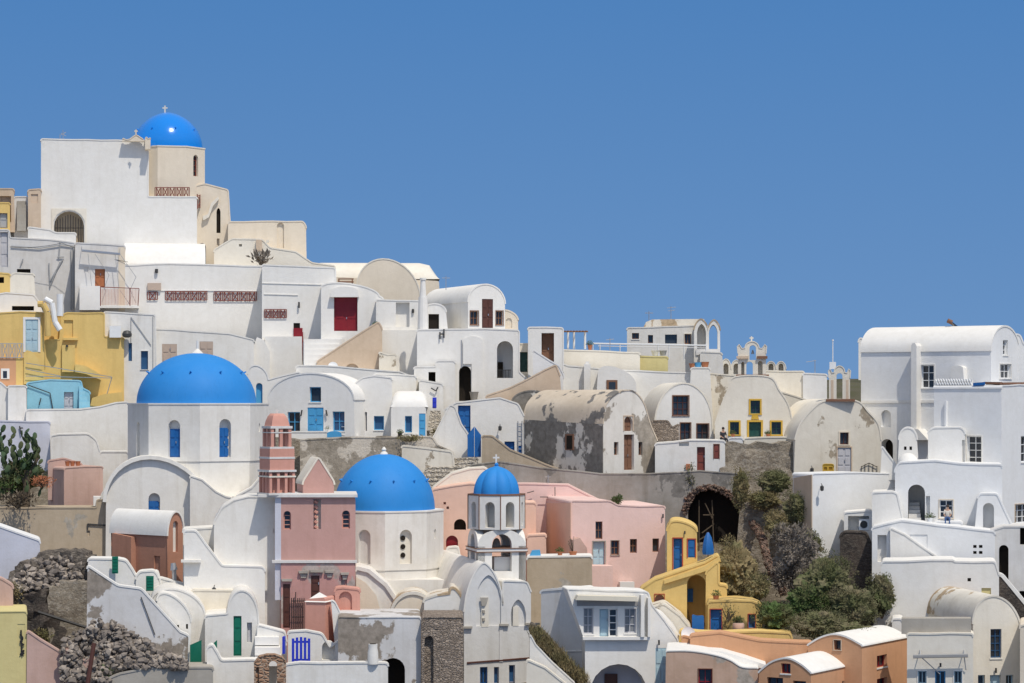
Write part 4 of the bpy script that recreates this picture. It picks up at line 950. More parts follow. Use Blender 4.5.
# little buildings at its foot
a = H('white_vault_house', 'small white vaulted room in front of the cube house', 'house', [(928, 480), (928, 432), (933, 428), (961, 427.5), (965, 432), (966, 480)], 'clean', y=173, D=4.2, w=[('n', 962, 440, 964.8, 462, D(r=.2))])
a = H('domed_chimney', 'white rounded chimney house with two small dark holes', 'chimney', [(897, 480), (899, 440), ('a', 917, 440, 428), (920, 480)], 'clean', y=174.3, D=3, w=[('o', 904, 446.5, 906.5, 450, D(r=.3)), ('o', 909.5, 446.5, 912, 450, D(r=.3))])
t = thing('oven_dome', 'small smooth white dome below the two hole chimney', 'dome', W(908, 464, 172.5)); dome(t, *W(908, 464, 172.5)[:2], W(908, 465, 172.5).z, .72, .8, 'clean')
H('stair_parapet', 'slanted white stair wall beside the narrow dark arch', 'wall', [(880, 480), (882, 446), (886, 452), (896, 465), (898, 480)], 'clean', y=175, D=.4)
a = H('white_house', 'broad white house wall with a deep arched passage and steps and a small paned window', 'house',
  [(895, 560), (895, 470), (899, 463), (935, 461), (960, 464), (1002, 465), (1003, 560)], 'cool', y=170, D=5,
  w=[('ao', 908, 484.5, 925, 521.5, D(r=2.6, c='grey')), ('w', 939.5, 500, 953, 518, D(c='wpaint', m=(2, 3), s='cream', sw=.06)), ('n', 926, 496, 930, 521, D(r=.3))])
bm = bmesh.new()
for i in range(5): ring_prism(bm, a.fr, outline(a.fr, [(908.5, 521.5 - i * 3.6), (908.5, 518 - i * 3.6), (921 - i * .5, 518 - i * 3.6), (921 - i * .5, 521.5 - i * 3.6)]), .3 + i * .4, 2.55)
finish('steps', bm, 'grey', a.root, 0)
a = H('buttress', 'white triangular buttress with a small slot window', 'buttress', [(973, 545), (978, 497), (981, 494), (997, 494), (1013, 528), (1013, 545)], 'cool', y=168.2, D=1.8, w=[('an', 983, 503, 994, 530, D(r=.9))])
a = H('terrace_house', 'white terrace wall with four small square holes', 'house', [(872, 600), (872, 528), (888, 524), (902, 521), (995, 532), (995, 600)], 'cool', y=166.4, D=3,
  w=[('o', 973.2, 545, 976.6, 548, D(r=.3)), ('o', 979, 545, 982.5, 548, D(r=.3)), ('o', 973.2, 551, 976.6, 554, D(r=.3)), ('o', 979, 551, 982.5, 554, D(r=.3)), ('n', 910, 534.5, 927.5, 548, D(r=.06)), ('o', 903, 554, 911, 561, D(r=.25, c='lantern')), ('o', 877.5, 535, 886.5, 562, D(c='grey', r=.5))])
H('ramp_parapet', 'long slanting white stair parapet crossing the terrace wall', 'wall', [(891, 600), (890, 528), (905, 535), (938, 558), (940, 600)], 'clean', y=165.9, D=.35, w=[])
a = H('white_house', 'grey shaded white house corner with a dark arched door at the right edge', 'house', [(988, 640), (988, 532), (1004, 527), (1040, 527), (1040, 640)], 'grey', y=165.4, D=4, w=[('ao', 999, 545, 1008.5, 586, D(r=.6)), ('o', 1020, 528, 1030, 545), ('o', 1019.5, 591, 1030, 600)])
H('white_house', 'bright white retaining wall with a small pale yellow window', 'wall', [(866, 680), (882, 562), (953, 560.5), (955, 562), (995, 562), (999, 575), (999, 680)], 'clean', y=162, D=3.5,
  w=[('w', 981.5, 588, 991, 598, D(c='none', g='pyellow', r=.15)), ('o', 967.5, 578, 971, 581.5, D(r=.2))])
H('boundary_wall', 'dark lava stone wall under a slanting white coping', 'wall', [(995, 660), (995, 575), (1001, 576), (1030, 611), (1030, 660)], 'darkstone', 'clean', y=161.2, D=.6, rt=.18, w=[])
a = H('white_box_house', 'white box room with an air conditioner in its open front', 'house', [(844, 545), (844, 513), (871, 511), (872, 516), (873, 545)], 'clean', y=170.6, D=2.5, w=[('n', 848, 516, 869, 530.5, D(r=.9))])
b = a.box('air_conditioner', 'wpaint', 859, 519, 869, 530, .15, .7); a.cyl('fan', 'metal', 864, 521, 528, 0, .1) if 0 else None
bm = bmesh.new(); p = a.fr.pix(864, 524.5, .12); q = a.fr.P(p[0], p[1], .12); tube(bm, q, q + Vector((0, .06, 0)), .25, 14); finish('fan_grille', bm, 'lantern', b)
H('white_house', 'bright white block stepping down right of the box room', 'house', [(872, 560), (872, 493), (893, 492), (897, 494), (905, 530), (905, 560)], 'clean', y=169.2, D=4)
a = H('white_house', 'large pale house wall over the bushes with a tan shaded left face', 'house', [(812, 600), (812, 474), (845, 473), (899, 474), (900, 500), (900, 600)], 'cool', y=172.5, yaw=24, dl=793, rt=.05, D=8)
a.prism('side_wall', 'tan', [(793.5, 600), (793.5, 478), (811.6, 474.6), (811.6, 600)], -.06, .0, fr=a.FL)  # tan panel: the left face's shade is put into its colour
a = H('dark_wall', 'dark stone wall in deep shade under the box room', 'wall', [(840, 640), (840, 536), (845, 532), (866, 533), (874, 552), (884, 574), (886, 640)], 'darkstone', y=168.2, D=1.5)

# cream vault house, lower right
a = H('cream_vault_house', 'cream vaulted house with a blue framed window in its gable at the lower right', 'house',
  [(973, 720), (973, 624), ('a', 1021, 634, 597), (1021, 720)], 'creamw', 'roofstain', y=153.5, yaw=10, dl=907, D=9, rt=.08,
  w=[('w', 990.5, 629, 1001.5, 658, D(c='gblue', m=(2, 4), r=.25)), ('w', 978, 675, 985, 700, D(c='pale')), ('d', 990, 675, 1001, 710, D(c='pale')), ('w', 1006, 675, 1013.5, 700, D(c='pale'))])
a.cyl('lamp', 'lantern', 996, 668, 673, 1, -.15)
a = H('house_front', 'cream lower front wing with a rolled grey awning over blue windows', 'house', [(907, 720), (907, 634), (973, 634), (973.5, 720)], 'creamw', y=151.6, D=1.9,
  w=[('w', 918, 671, 926.5, 695, D(c='pale', s='clean', sw=.05)), ('w', 935, 671, 945.5, 700, D(c='sky')), ('w', 954, 671, 962, 695, D(c='pale', s='clean', sw=.05))])
a.box('grey_wall_band', 'slab', 901.5, 618.5, 971, 634, .3, 1.5)  # wall band in a darker grey than the front wing
a.bars('awning_roll', 'gcanvas', [(913, 656.5, 968, 655.5)], -.5, .12); a.bars('awning_arm', 'grayp', [(920, 656, 920, 650, -.5, 0), (964, 656, 964, 650, -.5, 0), (920, 656, 940, 674, -.4, -.1), (964, 656, 966, 670, -.4, -.1)], 0, .03)
a.cyl('lamp', 'lantern', 940.5, 663, 667, 1, -.15)
H('cream_house', 'cream house edge at the lower right border', 'house', [(1020, 720), (1020, 626), (1050, 622), (1050, 720)], 'cream', y=151, D=5)
H('white_house', 'small white side wall left of the cream vaulted house', 'house', [(892, 660), (892, 619.5), (902, 619), (902, 660)], 'clean', y=159, D=2.5)
# orange houses
a = H('orange_house', 'orange house with a wavy back wall stretching left of its round gable', 'house',
  [(690, 690), (690, 636), (720, 633), (760, 641), (800, 643), (812, 643), (812, 690)], 'orange', y=154.6, D=1.5)
a = H('orange_house', 'orange vaulted house with white roof and small red windows', 'house',
  [(806, 720), (808, 645), (820, 638), (833, 634.5), (846, 637), (862, 645.5), (862, 720)], 'orange', 'clean', sm=1, y=153.5, yaw=-32, dr=907, D=8, rt=.07,
  w=[('w', 834, 640, 841, 650, D(c='wood', s='tan', sw=.05)), ('w', 877, 655, 887, 667, D(f='R', c='red')), ('w', 877, 678, 887, 690, D(f='R', c='red'))])
a = H('orange_house', 'front orange vault with a dark red square window under a white barrel roof', 'house',
  [(758, 720), (759, 672), (772, 662), (787, 658.5), (800, 664), (811, 673), (811, 720)], 'orange', 'clean', sm=1, y=150.2, yaw=-32, dr=862, D=8, rt=.07,
  w=[('w', 781, 663.5, 790.5, 673.5, D(c='red')), ('w', 767, 677.5, 783, 700, D(c='brown')), ('w', 793, 681, 806, 700, D(c='brown')), ('w', 842, 680, 854, 700, D(c='brown', f='R'))])
a = H('faded_house', 'faded pinkish house with peeling plaster and a white wave roof', 'house',
  [(665, 720), (666, 651), (690, 651), (715, 655), (730, 660), (742, 667), (758, 668), (759, 720)], 'faded', 'clean', sm=1, y=151, D=5, rt=.03, w=[('w', 698.5, 669, 712, 695, D(c='red', s='wood', sw=.04))])
a.prism('vault_roof', 'clean', [(683, 653), (700, 650), (722, 651.5), (745, 658), (766, 665), (762, 668), (745, 668), (728, 659), (712, 655)], 1.5, 7)
# yellow house
a = H('yellow_house', 'yellow ochre house with an arched top and red framed blue doors', 'house',
  [(667, 620), (667, 529), (670, 524.5), ('a', 697, 532, 522.5), (698, 620)], 'yellow', y=166.8, D=5,
  w=[('d', 673.5, 538.5, 682, 571, D(c='blue', s='redtrim', sw=.07)), ('d', 688, 539.5, 695, 557.5, D(c='blue', s='redtrim', sw=.07, r=.12))])
a.cyl('lamp', 'lantern', 684.8, 531, 534, .8, -.1)
a = H('yellow_wall', 'yellow ochre sloping arcade below the blue doors', 'house',
  [(640, 680), (640, 590), (655, 580), (680, 571.5), (705, 563), (718, 555.5), (720, 562), (720, 680)], 'yellow', y=164, D=2.8,
  w=[('ao', 687, 575, 706, 640, D(r=2.2, c='yellowd')), ('ad', 655, 594.5, 664, 620, D(c='rustp', s='redtrim', sw=.05))])
a.box('window', 'blue', 687.5, 589, 693, 602, 1.9, 2.18)
a.prism('parapet', 'yellow', [(664, 584), (664, 580), (705, 566), (720, 556), (720, 561), (706, 571)], -.25, .0)
H('yellow_pier', 'yellow ochre pier at the right of the open arch', 'pier', [(705, 650), (706, 572), (718, 562), (718.5, 585), (727, 586), (727, 650)], 'yellow', y=163.4, D=1.6)
a = H('yellow_house', 'low yellow ochre house with blue door and window behind a pink pot', 'house',
  [(707, 680), (708, 602), (735, 601), (752, 601.5), (760, 605), (762, 611), (762, 680)], 'yellowd', y=160.5, D=3.5,
  w=[('d', 710.5, 609.5, 721.5, 632, D(c='blue', s='redtrim', sw=.05)), ('w', 748.5, 614.5, 755, 628, D(c='blue', s='redtrim', sw=.05, g='gblue'))])
H('yellow_wall', 'low bright yellow parapet band above the orange house', 'wall', [(672, 690), (680, 631), (700, 633), (720, 633.5), (760, 632), (790, 633.5), (792, 638), (790, 690)], 'yellow', y=157.2, D=1.6)
a = H('blue_gate', 'small blue garden gate among yellow walls', 'gate', [(692, 634), (692, 614), (697, 616), (704, 615), (704, 634)], 'blue', y=159.4, D=.12, rt=0, part='panel')
t = thing('parasol', 'closed blue parasol standing on the yellow terrace', 'parasol', W(708, 556, 164.8)); bm = bmesh.new(); p = W(708, 556, 164.8); kk = 164.8 / F
lathe(bm, p + Vector((0, 0, .1)), [(5 * kk, 0), (5.6 * kk, 3 * kk), (4.8 * kk, 10 * kk), (3.4 * kk, 17 * kk), (1 * kk, 22 * kk)], 16, ribs=.12); finish('canopy', bm, 'blue', t); post(t, 708, 532, 557, 164.8, .03, 'wood', 'pole')
t = thing('plant_pot', 'large pink pot with a green plant by the low yellow house', 'pot', W(738.5, 632, 158.9)); bm = bmesh.new(); p = W(738.5, 632, 158.9); kk = 158.9 / F; lathe(bm, p, [(4 * kk, 0), (5.8 * kk, 3 * kk), (6 * kk, 7 * kk), (5.4 * kk, 9 * kk), (4.4 * kk, 9 * kk)], 16); finish('pot', bm, 'dpink', t)

# ================================================================== retaining walls, ravine
a = H('retaining_wall', 'long dark grey cement retaining wall across the middle of the village', 'wall',
  [(455, 560), (470, 465), (500, 462), (540, 468), (600, 474), (650, 474), (700, 471), (742, 474), (746, 492), (749, 560)], 'greywall', y=181, D=1.4, rt=.03,
  w=[('ao', 688, 487, 741, 580, D(r=1.3, c='dark'))])
def stone_line(name, label, cat, pts, Y, r, mat, n=4, dY=0):
    """irregular stones along a polyline of (px, py, depth)"""
    t = thing(name, label, cat, W(pts[-1][0], pts[-1][1], pts[-1][2])); bm = bmesh.new(); rnd = random.Random(label)
    for a_, b_ in zip(pts, pts[1:]):
        p, q = W(*a_), W(*b_); m_ = max(2, int((q - p).length / (r * .8)))
        for i in range(m_):
            c = p.lerp(q, i / m_)
            for j in range(n):
                o = c + Vector((rnd.uniform(-r, r), rnd.uniform(-r, r), rnd.uniform(-r, r))); s_ = r * rnd.uniform(.35, .75)
                mt = Matrix.Translation(o) @ Matrix.Rotation(rnd.uniform(0, 6), 4, Vector((rnd.random(), rnd.random(), 1))) @ Matrix.Diagonal((s_ * 1.3, s_, s_ * .7, 1))
                bmesh.ops.create_icosphere(bm, subdivisions=1, radius=1, matrix=mt)
    finish('masonry', bm, mat, t, 0); return t
stone_line('ruin_arch', 'crumbling red stone arch rim with a wall of loose red stones running down the ravine', 'ruin',
  [(685, 512, 180.3), (688, 500, 180.3), (697, 490, 180.3), (710, 486.5, 180.3), (722, 489, 180.2), (733, 497, 180), (743, 508, 179.5), (749, 520, 178), (758, 530, 176), (763, 541, 173), (766, 553, 170.5), (769, 566, 168), (776, 580, 166), (785, 594, 164)], 0, .19, 'redstone', 8)
H('ravine_wall', 'dark shaded stone wall inside the ravine under the crumbling arch', 'wall', [(728, 640), (740, 506), (752, 500), (790, 500), (800, 560), (800, 640)], 'cliff', y=177.5, D=1.5, rt=0)
t = thing('scaffold', 'rusty scaffold poles inside the dark arch', 'scaffold', W(705, 540, 180.6))
bm = bmesh.new()
for a_, b_ in (((699, 500), (699, 555)), ((712, 500), (714, 555)), ((703, 515), (714, 515)), ((702, 533), (714, 524)), ((705, 503), (713, 520)), ((699, 540), (706, 536))): tube(bm, W(*a_, 180.7), W(*b_, 180.7), .045, 5)
finish('poles', bm, 'stem', t, 0)
def rockface(name, label, cat, pts, Y, mat, D_=2.0, amp=.5, res=.45, lean=.35):
    """a lumpy rock face: an outline filled with a displaced grid, leaning back with height"""
    f_ = Fr((W(pts[0][0], 0, Y).x, Y), 0); poly = outline(f_, pts); us = [p[0] for p in poly]; zs = [p[1] for p in poly]
    u0, u1, z0, z1 = min(us), max(us), min(zs), max(zs)
    def inside(u, z):
        r = False; n = len(poly)
        for i in range(n):
            a, b = poly[i], poly[i - 1]
            if (a[1] > z) != (b[1] > z) and u < (b[0] - a[0]) * (z - a[1]) / (b[1] - a[1]) + a[0]: r = not r
        return r
    t = thing(name, label, cat, f_.P(0, z0)); bm = bmesh.new(); nu = int((u1 - u0) / res) + 1; nz = int((z1 - z0) / res) + 1; V = {}; Vb = {}
    def v(i, j, back):
        d_ = Vb if back else V
        if (i, j) not in d_:
            u = u0 + i * res; z = z0 + j * res; q = Vector((u + f_.O.x, Y, z))
            dd = amp * (noise.noise(q * .45) * 1.3 + noise.noise(q * 1.3) * .7 + noise.noise(q * 3.1) * .3) + lean * (z - z0) * .6
            ju = noise.noise(q * 2 + Vector((9, 0, 0))) * .25; jz = noise.noise(q * 2 + Vector((0, 9, 0))) * .25
            d_[(i, j)] = bm.verts.new(f_.P(u + ju, z + jz, dd + (D_ if back else 0)))
        return d_[(i, j)]
    cells = {(i, j) for i in range(nu) for j in range(nz) if inside(u0 + (i + .5) * res, z0 + (j + .5) * res)}
    for (i, j) in cells:
        bm.faces.new((v(i, j, 0), v(i + 1, j, 0), v(i + 1, j + 1, 0), v(i, j + 1, 0))); bm.faces.new((v(i, j, 1), v(i, j + 1, 1), v(i + 1, j + 1, 1), v(i + 1, j, 1)))
        for (ni, nj, e0, e1) in ((i - 1, j, (i, j), (i, j + 1)), (i + 1, j, (i + 1, j), (i + 1, j + 1)), (i, j - 1, (i, j), (i + 1, j)), (i, j + 1, (i, j + 1), (i + 1, j + 1))):
            if (ni, nj) not in cells: bm.faces.new((v(*e0, 0), v(*e1, 0), v(*e1, 1), v(*e0, 1)))
    finish('face', bm, mat, t, 30); return t
rockface('rock_outcrop', 'rough pale cliff below the ochre trimmed church', 'cliff', [(722, 520), (724, 444), (740, 443), (798, 446), (800, 475), (812, 480), (812, 520)], 182.3, 'cliff', 2, .5)
rockface('rock_bank', 'tan rubble bank with whitewashed ledges below the blue door house', 'cliff', [(250, 520), (262, 437), (300, 437), (432, 438), (436, 452), (462, 470), (500, 480), (500, 520)], 186.5, 'cliff', 2, .35)
H('retaining_wall', 'rubble stone retaining wall with dark stones under the small blue door', 'wall', [(300, 520), (300, 440), (340, 438), (432, 437), (438, 446), (453, 452), (453, 520)], 'rubblew', y=186, D=.8)
H('ledge_wall', 'low pale plastered ledge above the second blue dome', 'wall', [(400, 520), (402, 446), (452, 452), (454, 470), (454, 520)], 'creamd', y=185.4, D=.5, rt=.1)
# ================================================================== blue-door house in the middle
a = H('blue_door_house', 'white vaulted house with a sky blue double door and blue shuttered windows', 'house',
  [(268, 470), (268, 400), ('a', 354, 400, 373.5), (355, 470)], 'clean', y=190, yaw=-16, dr=372,
  w=[('w', 309.5, 387, 321, 402, D(c='sky', g='glass', m=(1, 1))), ('d', 307.5, 407.5, 323.5, 434, D(c='sky', r=.15)), ('w', 287.5, 412, 300, 432, D(c='sky')), ('w', 332.5, 411.5, 344.5, 431, D(c='sky', g='gblue')), ])
a.bars('lamp', 'lantern', [(326, 410, 327, 416), (302, 410, 301, 416)], -.15, .06)
H('white_house', 'white middle wing with a slit window joined to the blue door vault', 'house', [(352, 470), (352, 386), (362, 378), (374, 376), (392, 378), (393, 470)], 'clean', y=190.3, D=5,
  w=[('w', 364, 412, 367, 431, D(c='lgray', m=(1, 1))), ('w', 374, 416, 384, 430, D(c='sky', g='gblue', m=(1, 1)))])
H('white_vault_house', 'small white vault wing with a narrow sky blue door at its right end', 'house', [(391, 470), (391, 407), (396, 407), (405, 407), (418, 407), (426, 407), (427.5, 470)], 'clean', y=189.3, D=4, rt=0,
  w=[('w', 405, 416, 412, 432.5, D(c='sky', g='gblue', m=(1, 1))), ('d', 419, 413.5, 425.5, 437, D(c='sky', r=.12))]).barrel('vault_roof', 'clean', 390, 428.5, 407, 391, 4.5, drop=.7)
H('terrace_parapet', 'low white terrace parapet with a small blue half gate', 'wall', [(262, 470), (262, 433), (326, 432), (350, 436), (372, 437.5), (427, 437), (428, 443), (428, 470)], 'clean', y=188, D=.5)
t = thing('half_gate', 'low rounded sky blue half gate in the terrace parapet', 'gate', W(334, 440, 187.8)); f_ = Fr((W(327, 0, 187.8).x, 187.8), 0); bm = bmesh.new(); ring_prism(bm, f_, outline(f_, [(327, 439.5), (327, 434), ('a', 341.5, 434, 431), (341.5, 439.5)]), 0, .08); finish('panel', bm, 'sky', t, 0)
t = thing('table', 'small round white table on the blue door terrace', 'table', W(347, 436, 188.8)); bm = bmesh.new(); p = W(347, 436, 188.8); lathe(bm, p + Vector((0, 0, .65)), [(.4, 0), (.42, .05)], 16); finish('tabletop', bm, 'wpaint', t); bm = bmesh.new(); tube(bm, p, p + Vector((0, 0, .65)), .05); finish('leg', bm, 'wpaint', t)
a = H('white_house', 'shaded white wall with a narrow arched pale blue window', 'house', [(248, 480), (248, 374), ('a', 268, 380, 366), (300, 372), (300, 480)], 'clean', y=195.5, D=5, w=[('aw', 256, 383, 262.5, 406, D(c='sky', g='sky', m=(1, 1)))])
H('white_house', 'low white roofs behind the blue door vault', 'house', [(296, 440), (296, 366), (325, 366), (400, 372), (420, 380), (421, 440)], 'clean', y=198.5, D=4)
H('white_house', 'plain sunlit white wall behind the small vault wing', 'house', [(372, 450), (374, 374), (416, 376), (418, 450)], 'white', y=194.5, D=3)

# ================================================================== left middle
a = H('yellow_house', 'tall yellow ochre house wall with cylindrical white vents', 'house',
  [(30, 440), (38, 345), (47, 340), (60, 340), (62, 316), (66, 313), (104, 313), (104, 337), (124, 338), (124, 440)], 'yellow', y=200.2, D=4.5,
  w=[('n', 64, 320, 73, 337, D(r=.15))])
a.box('ledge', 'yellow', 63, 338, 78, 340, -.35, -.004)
a.prism('stair_parapet', 'yellow', [(75, 372), (75, 364), (86, 366), (100, 374), (101, 380), (86, 374)], -1.2, 0)
a.box('pilaster', 'yellow', 62, 345, 75, 372, -.3, 0)
a.cyl('lamp', 'lantern', 67, 345, 347, 1.2, -.4)
a.prism('lower_ramp', 'yellow', [(88, 415), (92, 398), (104, 394), (122, 392), (124, 415)], -1.0, 0)
for x, y0, y1, r in ((55, 298, 333, 3), (60, 294, 316, 3.2)):
    t = thing('vent_duct', ['bent white duct on the yellow roof', 'short upright white duct on the yellow roof'][x == 60], 'duct', W(x, y1, 199.2)); bm = bmesh.new()
    if x == 55:
        for p_, q_ in (((45, 299), (52, 303)), ((52, 303), (55, 322)), ((55, 322), (60, 330))): tube(bm, W(*p_, 199.2), W(*q_, 199.2), r * 199 / F, 10)
    else: tube(bm, W(x, y1, 199.2), W(x, y0, 199.2), r * 199 / F, 10)
    finish('pipe', bm, 'wpaint', t)
H('yellow_wall', 'plain yellow ochre back wall behind the white roof ducts', 'wall', [(36, 440), (36, 316), (66, 316), (66, 440)], 'yellow', y=200.9, D=2)
t = thing('roof_pipe', 'large tan curved pipe arch on the yellow roof', 'pipe', W(45, 335, 199)); bm = bmesh.new()
for p_, q_ in (((38, 304), (43, 304)), ((43, 304), (47, 312)), ((47, 312), (48, 336))): tube(bm, W(*p_, 199), W(*q_, 199), .25, 10)
finish('pipe', bm, 'yellowd', t)
a = H('yellow_house', 'yellow ochre house with a grey panelled door in a white frame at the left edge', 'house',
  [(-14, 420), (-14, 314), (20, 312), (44, 313), (45, 420)], 'yellow', y=198.6, D=4, w=[('d', 25.5, 319.5, 38, 352, D(c='pale', s='wpaint', sw=.18, r=.12))])
a.lattice('grayp', -6, 343.5, 23, 357.5, -1.2, 4, r=.03)
a.prism('curved_parapet', 'yellow', [(24, 384), (24, 353), (27, 350), (33, 352), (39, 360), (43, 375), (44, 384)], -1.3, -.9)
a.bars('rail', 'metal', [(26, 363, 112, 377), (26, 369, 60, 376), (26, 376, 112, 378), (112, 377, 107, 394)], -1.5, .03)
a.box('balcony', 'orange', -12, 357, 16, 386, -1.1, 0); a.box('balcony', 'yellow', 16, 357.5, 26, 386, -1.1, 0)
a.box('window', 'clean', 1, 368.5, 9.5, 379, -1.16, -1.1); a.box('pane', 'glass', 3, 371, 7, 378, -1.18, -1.15)
H('roof_terrace', 'pale roof top with a dark gap at the left edge above the yellow house', 'roof', [(-12, 330), (-12, 296), (6, 293), (34, 295), (41, 305), (41, 314), (36, 330)], 'cool', y=201.5, D=3, w=[('o', 12, 306, 34, 310.5, D(r=.6))])
H('beige_block', 'small beige block on the roof above the pale roof top', 'block', [(10, 305), (10, 276), (14, 273), (34, 274), (36, 305)], 'creamw', y=205, D=2.5)
H('yellow_block', 'small yellow block with dark opening at the left edge', 'block', [(-12, 300), (-12, 272), (10, 274), (10, 300)], 'yellow', y=204.6, D=2.5, w=[('o', -3, 277, 4, 283, D(r=.5))])
a = H('turquoise_house', 'small turquoise blue house with a grey door under the yellow steps', 'house',
  [(27, 430), (27, 383), (50, 380), (81, 381), (82, 388), (90, 392), (90, 430)], 'turq', y=196.4, D=3, w=[('d', 64, 392, 73.5, 414, D(c='lgray'))])
a.bars('handrail', 'lantern', [(28, 385, 50, 393), (50, 393, 53, 410), (41, 398, 39, 405)], -.12, .04)
bm = bmesh.new()
for i in range(5): ring_prism(bm, a.fr, outline(a.fr, [(79, 415), (79, 386 + i * 5.2), (83 + i * 2.2, 386 + i * 5.2), (83 + i * 2.2, 415)]), -.3 - i * .12, -.02 - i * .002)
finish('steps', bm, 'turq', a.root, 0)
a = H('white_wall', 'broad dirty white retaining wall beside the octagonal drum', 'wall', [(26, 490), (26, 410), (80, 409.5), (100, 407), (116, 403), (128, 402), (128, 490)], 'white', y=193.6, D=2)
H('white_vault_house', 'white rounded vault wall at the left edge', 'house', [(-14, 470), (-14, 382), (0, 382), (8, 389), (14, 398), (17, 420), (18, 470)], 'white', y=195, D=5)
H('white_house', 'narrow white corner house below the orange balcony', 'house', [(8, 460), (8, 386), (26.5, 386), (27, 460)], 'white', y=194.8, D=4)
a = H('lavender_house', 'plain lavender house wall behind the prickly pear', 'house', [(-14, 480), (-14, 421), (10, 421.5), (50, 422), (51, 480)], 'lav', y=191.5, D=3)
a.bars('lamp', 'lantern', [(19.5, 426, 21, 434), (20, 428, 23, 428)], -.15, .05)
H('white_vault_house', 'low smooth white vault under the dirty white wall', 'vault', [(51, 500), (51, 436), (60, 434.5), (88, 434), (96, 440), (100, 452), (101, 500)], 'offwhite', y=189.5, D=3)
H('stone_step', 'pale grey block between the white vault and the church', 'block', [(100, 500), (100, 452), (128, 452), (128, 500)], 'offwhite', y=187, D=2)
a = H('pink_house', 'rose pink block wall behind the tan retaining wall', 'house', [(64, 530), (64, 468), (103, 466.5), (103, 530)], 'dpink', y=181.5, yaw=25, dl=48, rt=.04)
H('pink_wall', 'pale pink terrace wall with flower pots', 'wall', [(48, 500), (48, 461), (64, 458.5), (82, 464), (82, 500)], 'dpink', y=184, D=.6)
for i, px in enumerate((67.5, 72.5, 78)):
    t = thing('flower_pot', ['left terracotta pot of the three on the pink wall', 'middle terracotta pot of the three on the pink wall', 'right terracotta pot of the three on the pink wall'][i], 'pot', W(px, 466, 183.2), group='terracotta pots on the pink wall')
    bm = bmesh.new(); lathe(bm, W(px, 466, 183.2), [(.12, 0), (.17, .28), (.2, .34), (.15, .34)], 12); finish('pot', bm, 'terra', t)
a = H('tan_wall', 'long stained tan retaining wall with a stub post at the left', 'wall', [(-14, 620), (-14, 508), (97, 508), (97, 500), (110, 500), (111.5, 620)], 'brownwall', y=175.5, D=3, w=[('n', 87.5, 530.5, 90, 536, D(r=.1))])
a.bars('pipe', 'lantern', [(87.5, 524, 109, 525.5), (87.5, 524, 87.5, 530), (110.5, 523, 110.5, 527)], -.08, .05)
a.box('ledge', 'clean', 93.5, 496.5, 103, 506, .3, 1.5)

# ---------------------------------------------------------------- church 1 (large blue dome)
CY = 182; k = CY / F; cx = (198.5 - 512) * k; z1 = (HY - 404.5) * k; z0 = (HY - 460) * k
t = thing('church', 'white church with the largest matte blue dome on an octagonal drum', 'church', W(198, 620, CY))
drum(t, cx, CY, 70 * k, z0, z1, 'white', {0: [('ad', .86, z1 - 3.6, z1 - 1.05, D(c='blue', r=.38, low=1))], 1: [('ad', .86, z1 - 3.6, z1 - .98, D(c='blue', r=.38, low=1))], -1: [('an', .55, z1 - 3.7, z1 - 1.2, D(r=.3))], 2: [('an', .3, z1 - 1.9, z1 - 1.3, D(r=.1))]}, rot=R(-14.5), corn=.05)
drum(t, cx, CY, 69 * k, z0 - 3.5, z0 - .003, 'white', {}, rot=R(-14.5), corn=0, name='drum_base')
d = dome(t, (196.5 - 512) * k, CY, z1 + .1, 59.5 * k, 50 * k, 'dome', 10, at=.60, sz=.42)
bm = bmesh.new(); tp = Vector(((197.5 - 512) * k, CY, z1 + .1 + 49.5 * k)); lathe(bm, tp, [(.42, 0), (.22, .2), (.08, .34), (.06, .9)], 12); finish('finial', bm, 'white', t)
a = H('church_nave', 'white church body under the largest dome with a broad half round gable', 'church nave',
  [(101, 640), (101, 495), (108, 484), (127, 474), (200, 490), (240, 498), (272, 495), (272, 640)], 'white', y=176.9, D=7, rt=.04)
a = H('round_gable', 'grey white half round church gable with an arched blue window', 'church gable',
  [(105, 640), (106, 502), ('a', 212, 520, 459.5), (212, 640)], 'white', y=176.2, D=3, rt=.22, over=.3,
  w=[('ad', 148.5, 493, 160, 514, D(c='blue', r=.38, low=1))])
H('vault_shoulder', 'bright white curved vault shoulder right of the half round gable', 'vault', [(232, 640), (236, 497), (252, 488), (262, 476), (270, 464), (276, 462), (276, 640)], 'white', y=175.6, D=3)
H('vault_shoulder', 'bright white swept vault corner between the half round gable and the drum', 'vault', [(190, 640), (190, 476), (202, 480), (216, 492), (226, 497), (232, 498), (232, 640)], 'white', y=175.9, D=2)
a = H('white_wall', 'large rough whitewashed church wall beside the rose pink church', 'wall',
  [(213, 720), (214, 522), (222, 508), (234, 500.5), (248, 497), (281, 497), (281, 720)], 'white', y=161.9, D=5, rt=.05, w=[('n', 273, 529, 276, 533, D(r=.1)), ('w', 259, 600.5, 265, 622, D(c='brown', r=.2))])
a = H('white_house', 'plain white wall block left of the rough church wall', 'house', [(184, 700), (184, 531), (196, 531), (206, 545), (222, 566), (262, 567), (265, 570), (265, 700)], 'clean', y=161.0, D=1)
H('white_wall', 'low whitewashed wall top with a rounded white slab left of the rough church wall', 'wall', [(183, 700), (183, 530), (216, 528), (216, 700)], 'white', y=162.6, D=3)
a.box('awning_board', 'offwhite', 181, 560, 201, 562.5, -.5, 0)
